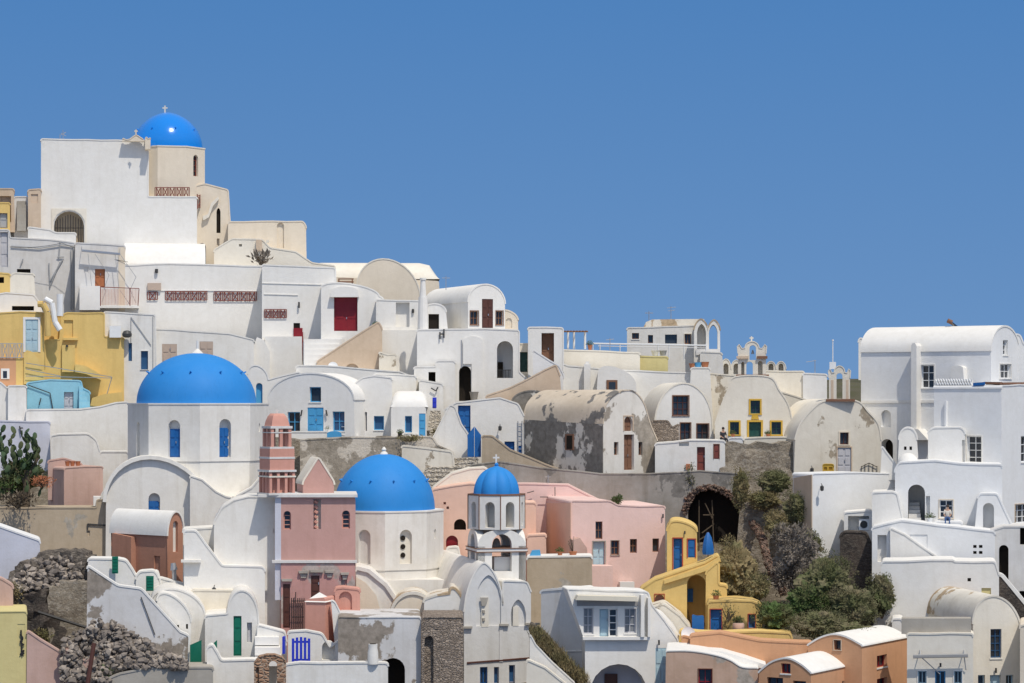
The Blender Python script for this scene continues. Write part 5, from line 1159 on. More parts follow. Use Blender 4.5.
# rose brick house
a = H('rust_house', 'rust coloured house under a long white barrel roof left of the church', 'house',
  [(168, 620), (167, 536), ('a', 183, 532, 512), (183, 620)], 'rustp', 'clean', y=166.8, yaw=48, dl=112, rt=.08, over=.1,
  w=[('aw', 173, 521, 178, 552, D(c='none', g='clean', r=.3)), ('n', 154, 556, 160, 572, D(f='L', r=.1))])
a.prism('buttress', 'rustp', [(112, 600), (112, 533), (131, 537), (131, 600)], -.4, .02, fr=a.FL)
# pink tower church
a = H('pink_church', 'rose pink church wall with arched windows and grey ledges', 'church',
  [(280, 720), (280, 497), (355.5, 497), (355.5, 720)], 'pinkd', y=161.2, D=5.5, rt=0, roof='pinkd',
  w=[('aw', 283.5, 511, 291, 529.5, D(c='pinkt', g='glass', m=(1, 4))), ('w', 313.5, 499, 321, 529, D(c='none', g='creamw', r=.45)), ('aw', 342, 510.5, 350, 528.5, D(c='pinkt', g='glass', m=(1, 4)))])
a.box('ledge', 'grey', 258, 494.5, 357.5, 497.3, -.25, 5.6); a.box('ledge', 'grey', 272, 560.3, 357, 563, -.3, .02)
a.bars('rungs', 'pinkt', [(314.5, 501 + i * 5, 317.5, 503 + i * 5) for i in range(6)], .2, .1)
a.box('corner_strip', 'lav', 275, 497.3, 281, 600, -.04, .3)
b = H('pink_church_lower', 'peeling rose pink lower church wall with brown door and iron gate', 'wall', [(281, 720), (281, 563.2), (355, 563.2), (355, 720)], 'pinkp', y=161.0, D=.19, rt=0,
  w=[('d', 283, 584, 290, 628, D(c='brown', r=.15)), ('d', 311, 575.5, 319.5, 600, D(c='brown', r=.15)), ('n', 341, 575, 347, 592, D(r=.1))])
for x0, x1, y_ in ((282, 292, 579), (299, 308, 571), (310.5, 323, 570), (325.5, 333.5, 570.5), (341, 348.5, 572.5)):
    b.prism('pediment', 'slab', [(x0, y_ + 2.4), (x0 - .5, y_), (x1 + .5, y_), (x1, y_ + 2.4)], -.22, .0)
    if x1 - x0 < 10 and x0 > 298: b.prism('bracket', 'slab', [(x0 + 2, y_ + 7), (x0 + 1, y_ + 3), (x1 - 1, y_ + 3), (x1 - 2, y_ + 7)], -.1, .0)
b.bars('gate', 'iron', [(291.5 + i * 2.1, 592 if i == 2 else 598, 291.5 + i * 2.1, 629) for i in range(7)] + [(291, 601, 304, 601), (291, 617, 304, 617)], -.2, .03)
a = H('pink_gable', 'plain rose pink triangular gable with a pale roof behind the pink tower', 'church gable', [(303, 500), (303, 482), (318.5, 457.5), (334, 482), (334, 500)], 'pinkd', 'creamw', y=163.5, D=3.0, rt=.08, yaw=12)
# bell tower 1
TY = 161.9; k = TY / F; t = thing('bell_tower', 'rose pink tiered bell tower with pale ledges beside the largest dome', 'bell tower', W(277.5, 495, TY))
def ring_box(t, cx, y, hw, py0, py1, mat, name, rot=0, D_=None):
    bm = bmesh.new(); u = Vector((math.cos(rot), math.sin(rot))); n = Vector((-math.sin(rot), math.cos(rot))); abox(bm, Vector((cx, y)), u, n, hw, -hw, hw, (HY - py1) * k, (HY - py0) * k); return finish(name, bm, mat, t, 0)
cx = (277 - 512) * k; rt_ = R(28)
def colonnade(t, cx, y, hw, py0, py1, mat, wcol, ncol, core, rot):
    u = Vector((math.cos(rot), math.sin(rot))); n = Vector((-math.sin(rot), math.cos(rot)))
    z0, z1 = (HY - py1) * k, (HY - py0) * k; bm = bmesh.new(); pts = set()
    for i in range(ncol):
        q = -hw + wcol + (2 * hw - 2 * wcol) * i / (ncol - 1); pts |= {(round(q, 3), round(-hw + wcol, 3)), (round(-hw + wcol, 3), round(q, 3)), (round(q, 3), round(hw - wcol, 3)), (round(hw - wcol, 3), round(q, 3))}
    for q, r in pts: 
        c = Vector((cx, y)) + u * q + n * r; abox(bm, c, u, n, wcol, -wcol, wcol, z0, z1)
    finish('columns', bm, mat, t, 0)
    if core: bm = bmesh.new(); abox(bm, Vector((cx, y)), u, n, core, -core, core, z0, z1); finish('core', bm, mat, t, 0)
ring_box(t, cx, TY, 17 * k * .78, 448.5, 471, 'pinkt', 'tier', rt_)
for py, hw in ((471, 19.5), (458, 18), (448, 17.2), (494, 20)): ring_box(t, cx, TY, hw * k * .76, py - 1.4, py + .6, 'grey', 'ledge', rt_)
colonnade(t, cx, TY, 18.5 * k * .74, 472, 494, 'pinkt', .085, 4, .42, rt_)
ring_box(t, cx, TY, 19 * k * .76, 475.5, 477, 'creamw', 'capital_band', rt_)
colonnade(t, cx, TY, 14.5 * k * .76, 428.5, 447, 'pinkt', .10, 3, .0, rt_)
ring_box(t, cx, TY, 15.5 * k * .76, 426, 428.4, 'grey', 'ledge', rt_); ring_box(t, cx, TY, 14.8 * k * .76, 432, 433, 'grey', 'ledge', rt_)
u = Vector((math.cos(rt_), math.sin(rt_), 0)); n = Vector((-math.sin(rt_), math.cos(rt_), 0)); bm = bmesh.new(); h = 10.5 * k * .8; zz = (HY - 426) * k; c0 = Vector((cx, TY, zz)); kk_ = []
for s_, z_ in ((1.15, 0), (1.05, .3), (.85, .6), (.6, .78)): kk_.append([bm.verts.new(c0 + u * a_ * h * s_ + n * b_ * h * s_ + Vector((0, 0, z_))) for a_, b_ in ((-1, -1), (1, -1), (1, 1), (-1, 1))])
for p_, q_ in zip(kk_, kk_[1:]):
    for i in range(4): bm.faces.new((p_[i], p_[(i + 1) % 4], q_[(i + 1) % 4], q_[i]))
bm.faces.new(kk_[-1]); bm.faces.new(kk_[0][::-1]); finish('cap', bm, 'pinkt', t, 60)
cross(t, c0 + Vector((0, 0, .75)), .32, 'white', .03)
# small pink sheds in front of the pink church
a = H('pink_shed', 'small rose shed with a white pyramid roof before the pink church', 'shed', [(306, 700), (306, 599), (325, 597.5), (325, 700)], 'pinkt', y=157.6, yaw=-18, dr=339, D=2, rt=0)
bm = bmesh.new(); f_ = a.fr; W_ = a.poly[-1][0]; z_ = a.poly[1][1]; vs = [bm.verts.new(f_.P(*q)) for q in ((-.08, z_, -.08), (W_ + .08, z_, -.08), (W_ + .08, z_, a.D * .6), (-.08, z_, a.D * .6))]; ap = bm.verts.new(f_.P(W_ / 2, z_ + .55, a.D * .28))
for i in range(4): bm.faces.new((vs[i], vs[(i + 1) % 4], ap))
bm.faces.new(vs[::-1]); finish('pyramid_roof', bm, 'clean', a.root, 0)
H('pink_arch_shed', 'coral pink wall with a blocked grey arch beside the rose shed', 'shed', [(335, 700), (335, 589), (343, 588), (360, 590), (361, 700)], 'pinkt', y=158.6, D=1.6, w=[('an', 339, 591.5, 352, 609.5, D(r=.2))])
H('curved_parapet', 'white curved stair parapet right of the rose shed', 'wall', [(336, 660), (331, 600), (335, 602), (340, 612), (342, 625), (342, 660)], 'clean', y=157.3, D=.4, rt=.03)
# ================================================================== church 2
CY = 170.5; k = CY / F; cx = (386 - 512) * k; z1 = (HY - 510.5) * k; z0 = (HY - 567) * k
t = thing('church', 'pale church with a smooth blue dome right of the rose pink church', 'church', W(386, 640, CY))
hl = lambda: D(c='none', g='creamw', r=.35)
drum(t, cx, CY, 57.5 * k, z0, z1, 'offwhite', {0: [('aw', .85, z1 - 3.3, z1 - 1.1, D(c='none', g='grey', r=.35))], 1: [('aw', .85, z1 - 3.3, z1 - 1.1, hl())], 2: [('an', .3, z1 - 1.8, z1 - 1.15, D(r=.1))]}, rot=R(-20.7), corn=.05)
drum(t, cx, CY, 56.5 * k, z0 - 3, z0 - .003, 'offwhite', {}, rot=R(-20.7), corn=0, name='drum_base')
bm = bmesh.new(); a0 = R(-90 - 20.7 + 45); rr = 57.5 * k * math.cos(R(22.5)) - .2
for i in range(3):
    c = Vector((cx + rr * math.cos(a0) - .12, CY + rr * math.sin(a0), z1 - 1.65 - i * .55)); nn = Vector((math.cos(a0), math.sin(a0), 0)); tube(bm, c, c + nn * .02, .17, 12)
finish('vent_holes', bm, 'dark', t, 0)
d = dome(t, (384.3 - 512) * k, CY, z1 + .1, 50.6 * k, 55 * k, 'dome', 12, at=.52, sz=.34)
bm = bmesh.new(); tp = Vector(((384 - 512) * k, CY, z1 + .1 + 54.5 * k)); lathe(bm, tp, [(.28, 0), (.2, .15), (.1, .2), (.16, .32), (.05, .5)], 12); finish('finial', bm, 'white', t)
a = H('church_nave', 'pale church body with a wide swept arch below the second drum', 'church nave', [(352, 700), (352, 580), (440, 580), (446, 580), (450, 700)], 'offwhite', y=166.5, D=6.5, rt=0)
a = H('round_gable', 'white curved vault rim framing a cream half arch below the second drum', 'church gable', [(356, 700), (356, 569), (368, 572), (385, 586), (398, 605), (404, 618), (404, 700)], 'offwhite', y=163.4, D=3.5, rt=.2, over=.15)
a.prism('arch_infill', 'cream', [(356, 700), (356, 577), (366, 583), (376, 595), (382, 617), (382, 700)], -.16, -.05)
a = H('small_gable', 'small cream arched gable under a white vault between the two church wings', 'church gable', [(392, 700), (392, 616), ('a', 434, 616, 594), (434, 700)], 'cream', 'roofstain', y=161.5, D=4, rt=.16, over=.1)
a = H('vault_room', 'low stained vault with a small arched niche beside the stone wall', 'vault', [(424, 700), (424, 600), (436, 596), (450, 594), ('a', 465, 612, 592), (466, 700)], 'offwhite', 'roofstain', y=160.4, D=4, rt=.1, w=[('aw', 451, 609.5, 457, 620, D(c='none', g='cream', r=.3))])
a = H('chapel', 'pale grey church front with a blind pointed arch and slit window', 'church front',
  [(464, 760), (464, 612), ('g', 503, 606, 563), (503, 581), (527, 582), (531, 592), (531, 760)], 'greyw', 'white', y=159.2, yaw=12, dl=425, rt=.06,
  w=[('gn', 476, 575, 501, 626, D(r=.12)), ('gn', 510.5, 599.5, 526, 626, D(r=.2)), ('w', 480, 667, 487.5, 700, D(c='blue')), ('w', 494, 667, 499, 700, D(c='lgray', g='gblue')), ('w', 509, 665, 515, 700, D(c='lgray', g='gblue')),])
a.box('slit_window', 'creamw', 481.5, 598, 488.5, 627, -.02, .13); a.prism('slit_trim', 'slab', [(482, 606), (480.5, 597.5), (488.5, 597.5), (487, 602), (485, 606)], -.12, -.02)
a.bars('slit_knob', 'slab', [(483.5, 610, 483.6, 613), (483.5, 618, 483.6, 621)], -.03, .1)
a.box('window', 'creamw', 513, 607, 518.5, 626, -.02, .12)
for x0, x1, y_ in ((463, 472.5, 626.5), (500, 509, 624), (525.5, 540, 623)): a.box('ledge', 'slab', x0, y_, x1, y_ + 2, -.2, .02)
a.box('pilaster', 'grey', 499.5, 628, 503, 662, -.05, .02); a.bars('string_course', 'brown', [(467, 663, 531, 658)], -.02, .06)
# bell tower 2
TY = 163; k = TY / F; cx = (496.5 - 512) * k
t = thing('bell_tower', 'white bell tower with a ribbed blue onion cap and cross', 'bell tower', W(496, 600, TY))
zA, zB = (HY - 528.5) * k, (HY - 495) * k
drum(t, cx, TY, 28.6 * k, zA, zB, 'offwhite', {0: [('an', .62, zA + .12, zB - .38, D(r=1.0))], 1: [('an', .62, zA + .12, zB - .38, D(r=1.0))], -1: [('an', .55, zA + .12, zB - .38, D(r=.8))], 2: [('an', .4, zA + .2, zB - .4, D(r=.5))]}, rot=R(-14), corn=.04, cmat='wood')
for i in range(8):
    bm = bmesh.new(); a_ = R(-90 - 14) + (i - .5) * math.pi / 4; p = Vector((cx + 28.8 * k * math.cos(a_), TY + 28.8 * k * math.sin(a_), 0)); tube(bm, p + Vector((0, 0, zA)), p + Vector((0, 0, zB)), .035, 5)
    finish('corner_rod', bm, 'wood', t, 0)
bm = bmesh.new(); prof = []
for i in range(17):
    a_ = i / 16; r_ = 21.3 * k * math.cos(a_ * math.pi / 2) ** .8; prof.append((max(r_, .05), 27 * k * (.72 * math.sin(a_ * math.pi / 2) + .28 * a_)))
prof[-1] = (1.6 * k, 27.5 * k); prof.append((2.0 * k, 29 * k)); prof.append((.2 * k, 31.5 * k))
lathe(bm, (cx, TY, zB + .1), prof, 64, ribs=.13); finish('dome', bm, 'dome', t, 30)
cross(t, Vector((cx - .02, TY, (HY - 464) * k)), .6, 'offwhite', .05)
f_ = None
hw = 30.5 * k * .80; rr_ = R(13); u = Vector((math.cos(rr_), math.sin(rr_))); n = Vector((-math.sin(rr_), math.cos(rr_)))
for (py0, py1, hh, mt, nm_) in ((547.5, 550, 1.05, 'clean', 'ledge'), (546.7, 547.4, 1.08, 'wood', 'ledge'), (550.1, 550.9, 1.08, 'wood', 'ledge')):
    bm = bmesh.new(); abox(bm, Vector((cx, TY)), u, n, hw * hh, -hw * hh, hw * hh, (HY - py1) * k, (HY - py0) * k); finish(nm_, bm, mt, t, 0)
p0 = Vector((cx, TY)) - u * hw - n * hw
for i, (ang, base) in enumerate(((rr_, p0), (rr_ + math.pi / 2, p0 + u * 2 * hw), (rr_ + math.pi, p0 + u * 2 * hw + n * 2 * hw), (rr_ - math.pi / 2, p0 + n * 2 * hw))):
    f_ = Fr(base, ang); zl, zh = (HY - 620) * k, (HY - 528) * k; zs = (HY - 570) * k
    poly = [(0, zl), (0, (HY - 545) * k)] + arcpts((0, (HY - 545) * k), (2 * hw, (HY - 545) * k), zh, 14) + [(2 * hw, (HY - 545) * k), (2 * hw, zl)]
    hp = hole_poly(.9, zs, 2 * hw - .9, (HY - 533) * k, 'a'); bm = bmesh.new(); A = cap(bm, f_, poly, [(hp, .5)], 0, False); B2 = cap(bm, f_, poly, [(hp, .5)], .45, False)
    for q in range(len(poly)): bm.faces.new((A[q], A[(q + 1) % len(poly)], B2[(q + 1) % len(poly)], B2[q]))
    va = [bm.verts.new(f_.P(*h_)) for h_ in hp]; vb = [bm.verts.new(f_.P(h_[0], h_[1], .45)) for h_ in hp]
    for q in range(len(hp)): bm.faces.new((va[q], va[(q + 1) % len(hp)], vb[(q + 1) % len(hp)], vb[q]))
    finish('arch', bm, 'offwhite', t, 0)
bm = bmesh.new(); q = Vector((cx, TY, (HY - 541) * k)); lathe(bm, q, [(.28, -.35), (.24, -.1), (.16, .1), (.05, .18)], 14); finish('bell', bm, 'slab', t)
bm = bmesh.new(); abox(bm, Vector((cx + .2, TY)), u, n, .55, -.9, -.2, (HY - 580) * k, (HY - 556) * k); finish('parapet', bm, 'clean', t, 0)
H('grey_base', 'grey church base block under the white bell tower', 'church base', [(500, 700), (500, 584), (506, 578), (528, 578), (531, 592), (531, 700)], 'grey', y=158.9, D=3, w=[])  if 0 else None
# salmon houses behind church 2
a = H('salmon_house', 'salmon house with a round porthole and small red arched window', 'house', [(432, 620), (432, 490), (470, 484), (498, 486), (500, 503), (536, 503), (536, 620)], 'salmon', 'same', y=174.2, D=4, rt=.05,
  w=[('ao', 454, 519, 466, 530, D(r=.5)), ('ad', 446, 535.5, 458, 547, D(c='red', r=.25)), ('n', 443.5, 502, 446, 504.5), ('n', 446.5, 506.5, 449, 509)])
H('white_slope_roof', 'cream sloping roof above the salmon house', 'roof', [(428, 520), (432, 489), (452, 474), (470, 469), (485, 468), (492, 475), (486, 520)], 'creamw', y=178.2, D=4)
a = H('white_block', 'white stepped parapet below the red arched window', 'wall', [(446, 600), (447, 548), (458, 547), (460, 558), (468, 560), (468, 600)], 'white', y=172.6, D=1)
# pink house
a = H('pink_house', 'pale pink two storey house with dark framed windows and a grey door', 'house',
  [(571, 660), (571, 501), (610, 501), (618, 505.5), (640, 506.5), (665, 506), (666, 660)], 'pink', y=171.2, yaw=10, dl=533, rt=.05,
  w=[('w', 595.5, 521.5, 602.5, 539, D(c='wood')), ('d', 593, 541.5, 605, 566, D(c='pale', s='slab', sw=.06)), ('w', 611, 540.5, 619, 555, D(c='wood', s='slab', sw=.04)), ('w', 630, 539, 637, 553, D(c='wood')), ('w', 652.5, 538.5, 659, 552, D(c='wood'))])
a.prism('side_wall', 'salmon', [(533.5, 600), (533.5, 503), (570.6, 503), (570.6, 600)], -.05, .0, fr=a.FL)  # salmon tint of the left face, with warm bounced light painted in
a.box('air_conditioner', 'wpaint', 620, 582, 634.5, 589, -.6, -.1); a.box('low_wall', 'pink', 571, 566, 613, 600, -1.6, -.02); a.cyl('lamp', 'lantern', 663, 514, 518, .8, -.15)
a.prism('small_wall', 'dpink', [(573, 560), (573, 540), (580, 538), (587, 548), (588, 560)], -1.2, -.02)
a = H('pink_roof_wall', 'light pink terrace parapet above the pink house', 'wall', [(516, 540), (516, 484), (568, 485), (600, 501), (600, 540)], 'pink', y=179.5, D=1.6)
a.bars('antenna', 'lantern', [(555, 500, 555, 487), (527, 493, 534, 491), (540, 497, 560, 497)], -.3, .03)
H('salmon_block', 'salmon block step beside the pink house', 'block', [(527, 600), (527, 536), (546, 535), (547, 600)], 'salmon', y=172.3, D=2)
H('tan_wall', 'brown earth wall with a white coping below the pink house', 'wall', [(527, 700), (527, 557.5), (560, 557), (592, 556.5), (593, 700)], 'brownwall', 'clean', y=166.6, D=2.5, rt=.07)
t = thing('sheet', 'blue folded sheet on the white coping', 'cloth', W(534, 557, 167)); bm = bmesh.new(); f_ = Fr((W(530, 0, 167.2).x, 167.2), 0); ring_prism(bm, f_, outline(f_, [(529, 557), (532, 550.5), (540, 550), (541, 556.5)]), 0, .5); finish('cloth', bm, 'sky', t, 0)
t = thing('plant_pot', 'terracotta pot with a bare plant on the white coping', 'pot', W(573, 556, 167.4)); bm = bmesh.new(); lathe(bm, W(573, 556, 167.4), [(.18, 0), (.26, .25), (.28, .3), (.2, .3)], 12); finish('pot', bm, 'terra', t); bm = bmesh.new(); p = W(573, 553, 167.4)
for i in range(7): tube(bm, p, p + Vector((random.uniform(-.35, .35), random.uniform(-.2, .2), random.uniform(.6, 1.1))), .015, 4)
finish('stem', bm, 'stem', t)
# white house bottom centre
a = H('white_house', 'white house with a beige awning and pale blue french door over a vaulted opening', 'house',
  [(585, 760), (585, 640), (568, 590), (570, 589.5), (648, 592), (652, 605), (664, 620), (678, 640), (680, 760)], 'clean', y=156, yaw=6, D=2.6, rt=.05,
  w=[('ao', 590, 664, 647, 750, D(r=1.8, c='lav')), ('w', 583.5, 608, 593.5, 634, D(c='lgray', m=(2, 3), g='gcurtain')), ('d', 599.5, 609, 608.6, 637, D(c='pale')), ('w', 609.2, 609, 617.5, 637, D(c='wpaint', m=(1, 4))), ('w', 624.5, 608.5, 636, 633, D(c='lgray', m=(2, 3), g='gcurtain')), ('d', 655.5, 648, 667, 700, D(c='pale', r=.1))])
a.prism('awning', 'canvas', [(576, 600), (578, 595.5), (637, 597), (638, 601.5)], -.9, -.02); a.box('awning_valance', 'gcanvas', 577, 601, 638, 606, -.05, .0)
a.box('pier', 'clean', 641, 595, 644.5, 637, -.5, -.02); a.box('pier', 'clean', 648, 598, 650.5, 637, -.5, -.02); a.box('ledge', 'clean', 583, 637, 650, 640, -.4, .02)
a.box('hatch', 'brown', 605, 674, 617.5, 690, 1.5, 1.79); a.cyl('lamp', 'lantern', 659, 640, 645, .9, -.2)
a = H('shade_grey_wall', 'grey shaded sloping side wall left of the beige awning', 'wall', [(541, 760), (541, 591), (566, 589), (570, 591), (584, 640), (584, 760)], 'grey', y=159.3, D=2.5, rt=.10, roof='clean', yaw=-38)  # side wall shade partly painted in by the darker grey
a.bars('coping', 'clean', [(542, 651.5, 584, 651)], -.02, .05)
t = thing('satellite_dish', 'round white dish on the roof edge by the orange house', 'satellite dish', W(688, 634, 156)); bm = bmesh.new(); lathe(bm, (0, 0, 0), [(.02, 0), (.25, .04), (.4, .12), (.42, .15), (.38, .12), (.2, .06), (.02, .04)], 20); bm.transform(Matrix.Rotation(R(75), 4, 'X')); bm.transform(Matrix.Translation(W(688, 634, 156))); finish('dish', bm, 'wpaint', t); post(t, 688, 634, 650, 156.3, .04, 'metal', 'mast')
H('white_vault', 'white rounded vault roof between the awning house and the faded house', 'vault', [(650, 700), (650, 612), (660, 615), (672, 628), (682, 645), (690, 652), (690, 700)], 'clean', y=157.6, D=3)
H('tan_ramp', 'stained tan sloping roof below the pink house', 'roof', [(640, 660), (650, 608), (664, 604), (680, 616), (690, 628), (690, 660)], 'creamd', y=160.8, D=3)
H('rubble_wall', 'brick coloured rubble heap beside the white dish', 'wall', [(676, 690), (682, 636), (690, 638), (712, 634), (720, 640), (720, 690)], 'orange', y=155.6, D=1)

# ================================================================== bottom left and centre
a = H('plastered_house', 'white plastered house with a large brown patch and a dark arch', 'house', [(338, 760), (338, 617), (421, 617.5), (421, 760)], 'patchy', y=153.8, D=6, rt=.03,
  w=[('ao', 381, 658, 405, 740, D(r=1.5))])
a = H('stone_house', 'brown masonry wall with a narrow arched niche', 'house', [(421.5, 760), (421.5, 617.5), (463, 617.5), (464, 760)], 'stonew', y=153.4, D=5, rt=.03, w=[('an', 424.5, 636, 433.5, 740, D(r=.35))])
a = H('low_wall', 'low grey white wall along the bottom of the view', 'wall', [(285, 760), (285, 665), (300, 663), (388, 663.5), (388, 760)], 'offwhite', y=150.6, D=.6)
t = thing('gate_post', 'stubby white post with an open top before the brown patch', 'post', W(373, 664, 151)); bm = bmesh.new(); kk = 151 / F; lathe(bm, W(373, 664, 151), [(5.6 * kk, 0), (5.2 * kk, 12 * kk), (4.4 * kk, 16 * kk), (4.6 * kk, 20 * kk), (3.2 * kk, 20 * kk)], 16); finish('post', bm, 'offwhite', t); bm = bmesh.new(); lathe(bm, W(373, 644.6, 151), [(3.2 * kk, 0), (3.3 * kk, 1 * kk)], 14); finish('hollow', bm, 'dark', t)
a = H('lane_wall', 'tan topped white wall behind the small blue picket gate', 'wall', [(288, 720), (288, 632), (306, 631), (322, 634), (330, 648), (340, 640), (342, 720)], 'white', y=154.6, D=.6, w=[('an', 322, 641, 335, 660, D(r=.5))])
t = thing('picket_gate', 'small ultramarine picket gate in the low white walls', 'gate', W(301, 663, 152.6)); Yg = 152.6; kk = Yg / F
for i in range(5):
    x_ = 293 + i * 4; bm = bmesh.new(); p = W(x_, 663, Yg); hgt = (23 + (1.5, 2.5, 3, 2.5, 1.5)[i]) * kk; abox(bm, p, (1, 0), (0, 1), 1.25 * kk, 0, .05, p.z, p.z + hgt); finish('picket', bm, 'blue2', t, 0)
bm = bmesh.new()
for y_ in (642, 660): p = W(301, y_, Yg); abox(bm, p, (1, 0), (0, 1), 9.2 * kk, .052, .1, p.z - .06, p.z + .06)
finish('rail', bm, 'blue2', t, 0)
t = thing('picket_gate', 'edge on ultramarine gate left of the picket gate', 'gate', W(283.5, 654, 152.9)); bm = bmesh.new(); p = W(283.5, 654, 152.9); abox(bm, p, (.3, 0), (0, 1), .25, 0, .6, p.z, p.z + 1.0); finish('panel', bm, 'blue2', t, 0)
a = H('white_house', 'white vaulted house with a tall green door and small grey window', 'house', [(205, 720), (205, 616), (228, 614), ('a', 258, 618, 591), (260, 640), (260, 720)], 'offwhite', y=156.4, D=5, rt=.06,
  w=[('d', 233.5, 616, 241.5, 656, D(c='green', r=.2)), ('w', 247, 622.5, 252, 642.5, D(c='grayp', g='lgray', m=(1, 1)))])
a = H('white_vault_house', 'white barrel vault left of the green door house', 'vault', [(150, 720), (151, 604), ('a', 205, 616, 590), (206, 720)], 'offwhite', y=157, D=5, rt=.06)
H('vault_link', 'stained cream roof link between the two white vaults', 'roof', [(190, 660), (192, 590.5), (236, 591), (240, 660)], 'creamd', y=160, D=3)
a = H('white_vault_house', 'small low white vault with two tiny vents', 'vault', [(156, 700), (157, 601), ('a', 191, 622, 597), (191, 700)], 'white', y=155.2, D=1.8, rt=.06, w=[('o', 177, 625, 179, 628, D(r=.2)), ('o', 186, 624, 188, 629, D(r=.2))])
for i, (x0, x1, y0, y1, ys, lb) in enumerate(((190, 201.5, 645, 667, 640, 'green plank gate with a slanted top below the small vault'), (211.5, 217, 645, 648, 640, 'small green corner of a gate behind the curved white wall'))):
    t = thing('plank_gate', lb, 'gate', W(x0, y1, 154.2)); f_ = Fr((W(x0, 0, 154.2).x, 154.2), 0); bm = bmesh.new(); ring_prism(bm, f_, outline(f_, [(x0, y1), (x0, y0), (x1, ys), (x1, y1)]), 0, .08); finish('panel', bm, 'green', t, 0)
H('curved_wall', 'curved white wall beside the green gates', 'wall', [(206, 760), (207, 648), (212, 645), (217, 653), (221, 661), (240, 660.5), (256, 660), (256, 760)], 'white', y=152.2, D=1.2)
a = H('white_steps', 'white steps right of the green door', 'stairs', [(256, 720), (256, 660), (258, 625), (285, 632), (287, 642), (287, 720)], 'clean', y=155.6, D=1.2, rt=.04)
bm = bmesh.new()
for i in range(3): ring_prism(bm, a.fr, outline(a.fr, [(255, 662 - i * 9), (255, 654 - i * 9), (281 - i, 654 - i * 9), (281 - i, 662 - i * 9)]), -2.4 + i * .8, .01)
finish('steps', bm, 'clean', a.root, 0)
b = H('bell_arch', 'small orange tuff bell arch at the bottom left', 'bell arch', [(254, 740), (254, 664), (259, 657), (267, 655), (275, 655), (283, 658), (286, 663), (286, 740)], 'belstone', y=150.3, D=.9, rt=.02, w=[('aw', 269, 661, 277, 735, D(t=1)), ('an', 256, 667, 259, 735, D(r=.2))])
# rust/green shutter walls
a = H('white_house', 'white stepped wall with a green shutter at its left end', 'wall', [(87, 640), (88, 559), (118, 559.5), (126, 561), (132, 570), (136, 577), (158, 572), (162, 590), (165, 640)], 'clean', y=161.5, D=2.0,
  w=[('d', 112, 556.5, 117.5, 573.5, D(c='green', r=.08))][:0])
for i, (x0, y0, x1, y1) in enumerate(((112, 556.5, 118, 573.5), (146, 576, 153.5, 591))):
    t = thing('shutter', ['taller green shutter under the rust coloured house', 'lower green shutter beside the white steps'][i], 'shutter', W(x0, y1, 161.2)); f_ = Fr((W(x0, 0, 161.2).x, 161.2), 0); bm = bmesh.new(); ring_prism(bm, f_, outline(f_, [(x0, y1), (x0, y0), (x1, y0), (x1, y1)]), 0, .1)
    for j in range(5):
        ya_ = y0 + (y1 - y0) * (j + .3) / 5.2; ring_prism(bm, f_, outline(f_, [(x0 + .8, ya_ + 1.6), (x0 + .8, ya_), (x1 - .8, ya_), (x1 - .8, ya_ + 1.6)]), -.03, .001)
    finish('panel', bm, 'green', t, 0)
H('white_parapet', 'white parapet step by the lower green shutter', 'wall', [(135, 640), (136, 577), (140, 572), (154, 571), (158, 576), (160, 640)], 'clean', y=161.8, D=1.5)
H('white_wall', 'white lane wall below the rust coloured house', 'wall', [(156, 660), (156, 582), (160, 578), (200, 590), (206, 594), (206, 660)], 'clean', y=162.2, D=1)
t = thing('water_meter', 'grey mechanical fitting on the white wall by the rust house', 'pipe fitting', W(174, 580, 163)); bm = bmesh.new(); tube(bm, W(174.5, 583, 163), W(174, 568, 163), .14, 8); tube(bm, W(174, 570, 163), W(173, 563, 163), .24, 8, .15); finish('pipe', bm, 'metal', t)
a = H('stair_wall', 'diagonal grey plastered stair wall with flaking patches above the rubble', 'wall',
  [(86, 680), (87.5, 566), (118, 586), (141, 589), (160, 610), (180, 632), (189, 636), (188, 662), (182, 680)], 'patchy', 'clean', y=153.7, D=.7, rt=.08)
a.bars('pipe', 'lantern', [(141, 597, 155, 635)], -.08, .03)
H('white_roof', 'pale sloping roof wedge at the left edge', 'roof', [(-14, 620), (-14, 524), (0, 527), (40, 541), (40, 620)], 'lav', 'cool', y=164.5, D=4)
rockface('rock_mound', 'mound of dark lava rubble above a shaded hollow', 'rock', [(-8, 640), (2, 585), (10, 570), (24, 560), (38, 554.5), (80, 554), (88, 560), (90, 640)], 161.6, 'rocks', 3, .55, .3)
rockface('rock_slab', 'tan eroded slab of layered tuff between lava rubble', 'rock', [(48, 650), (50, 590), (60, 582), (86, 582), (88, 650)], 159.6, 'cliff', 1.2, .2, .35, .1)
rockface('cave', 'dark hollow beneath the lava rubble', 'cave', [(16, 680), (20, 602), (28, 592), (42, 590), (54, 612), (70, 640), (70, 680)], 159.6, 'darkstone', 1.2, .5, .3, .1)  # dark rock face; the shadow of the hollow is put into its colour
t = thing('beam', 'long dark fallen pole across the hollow', 'pole', W(62, 627, 157.6)); bm = bmesh.new(); tube(bm, W(38, 612, 157.6), W(88, 628, 157.6), .1, 6); finish('pole', bm, 'iron', t)
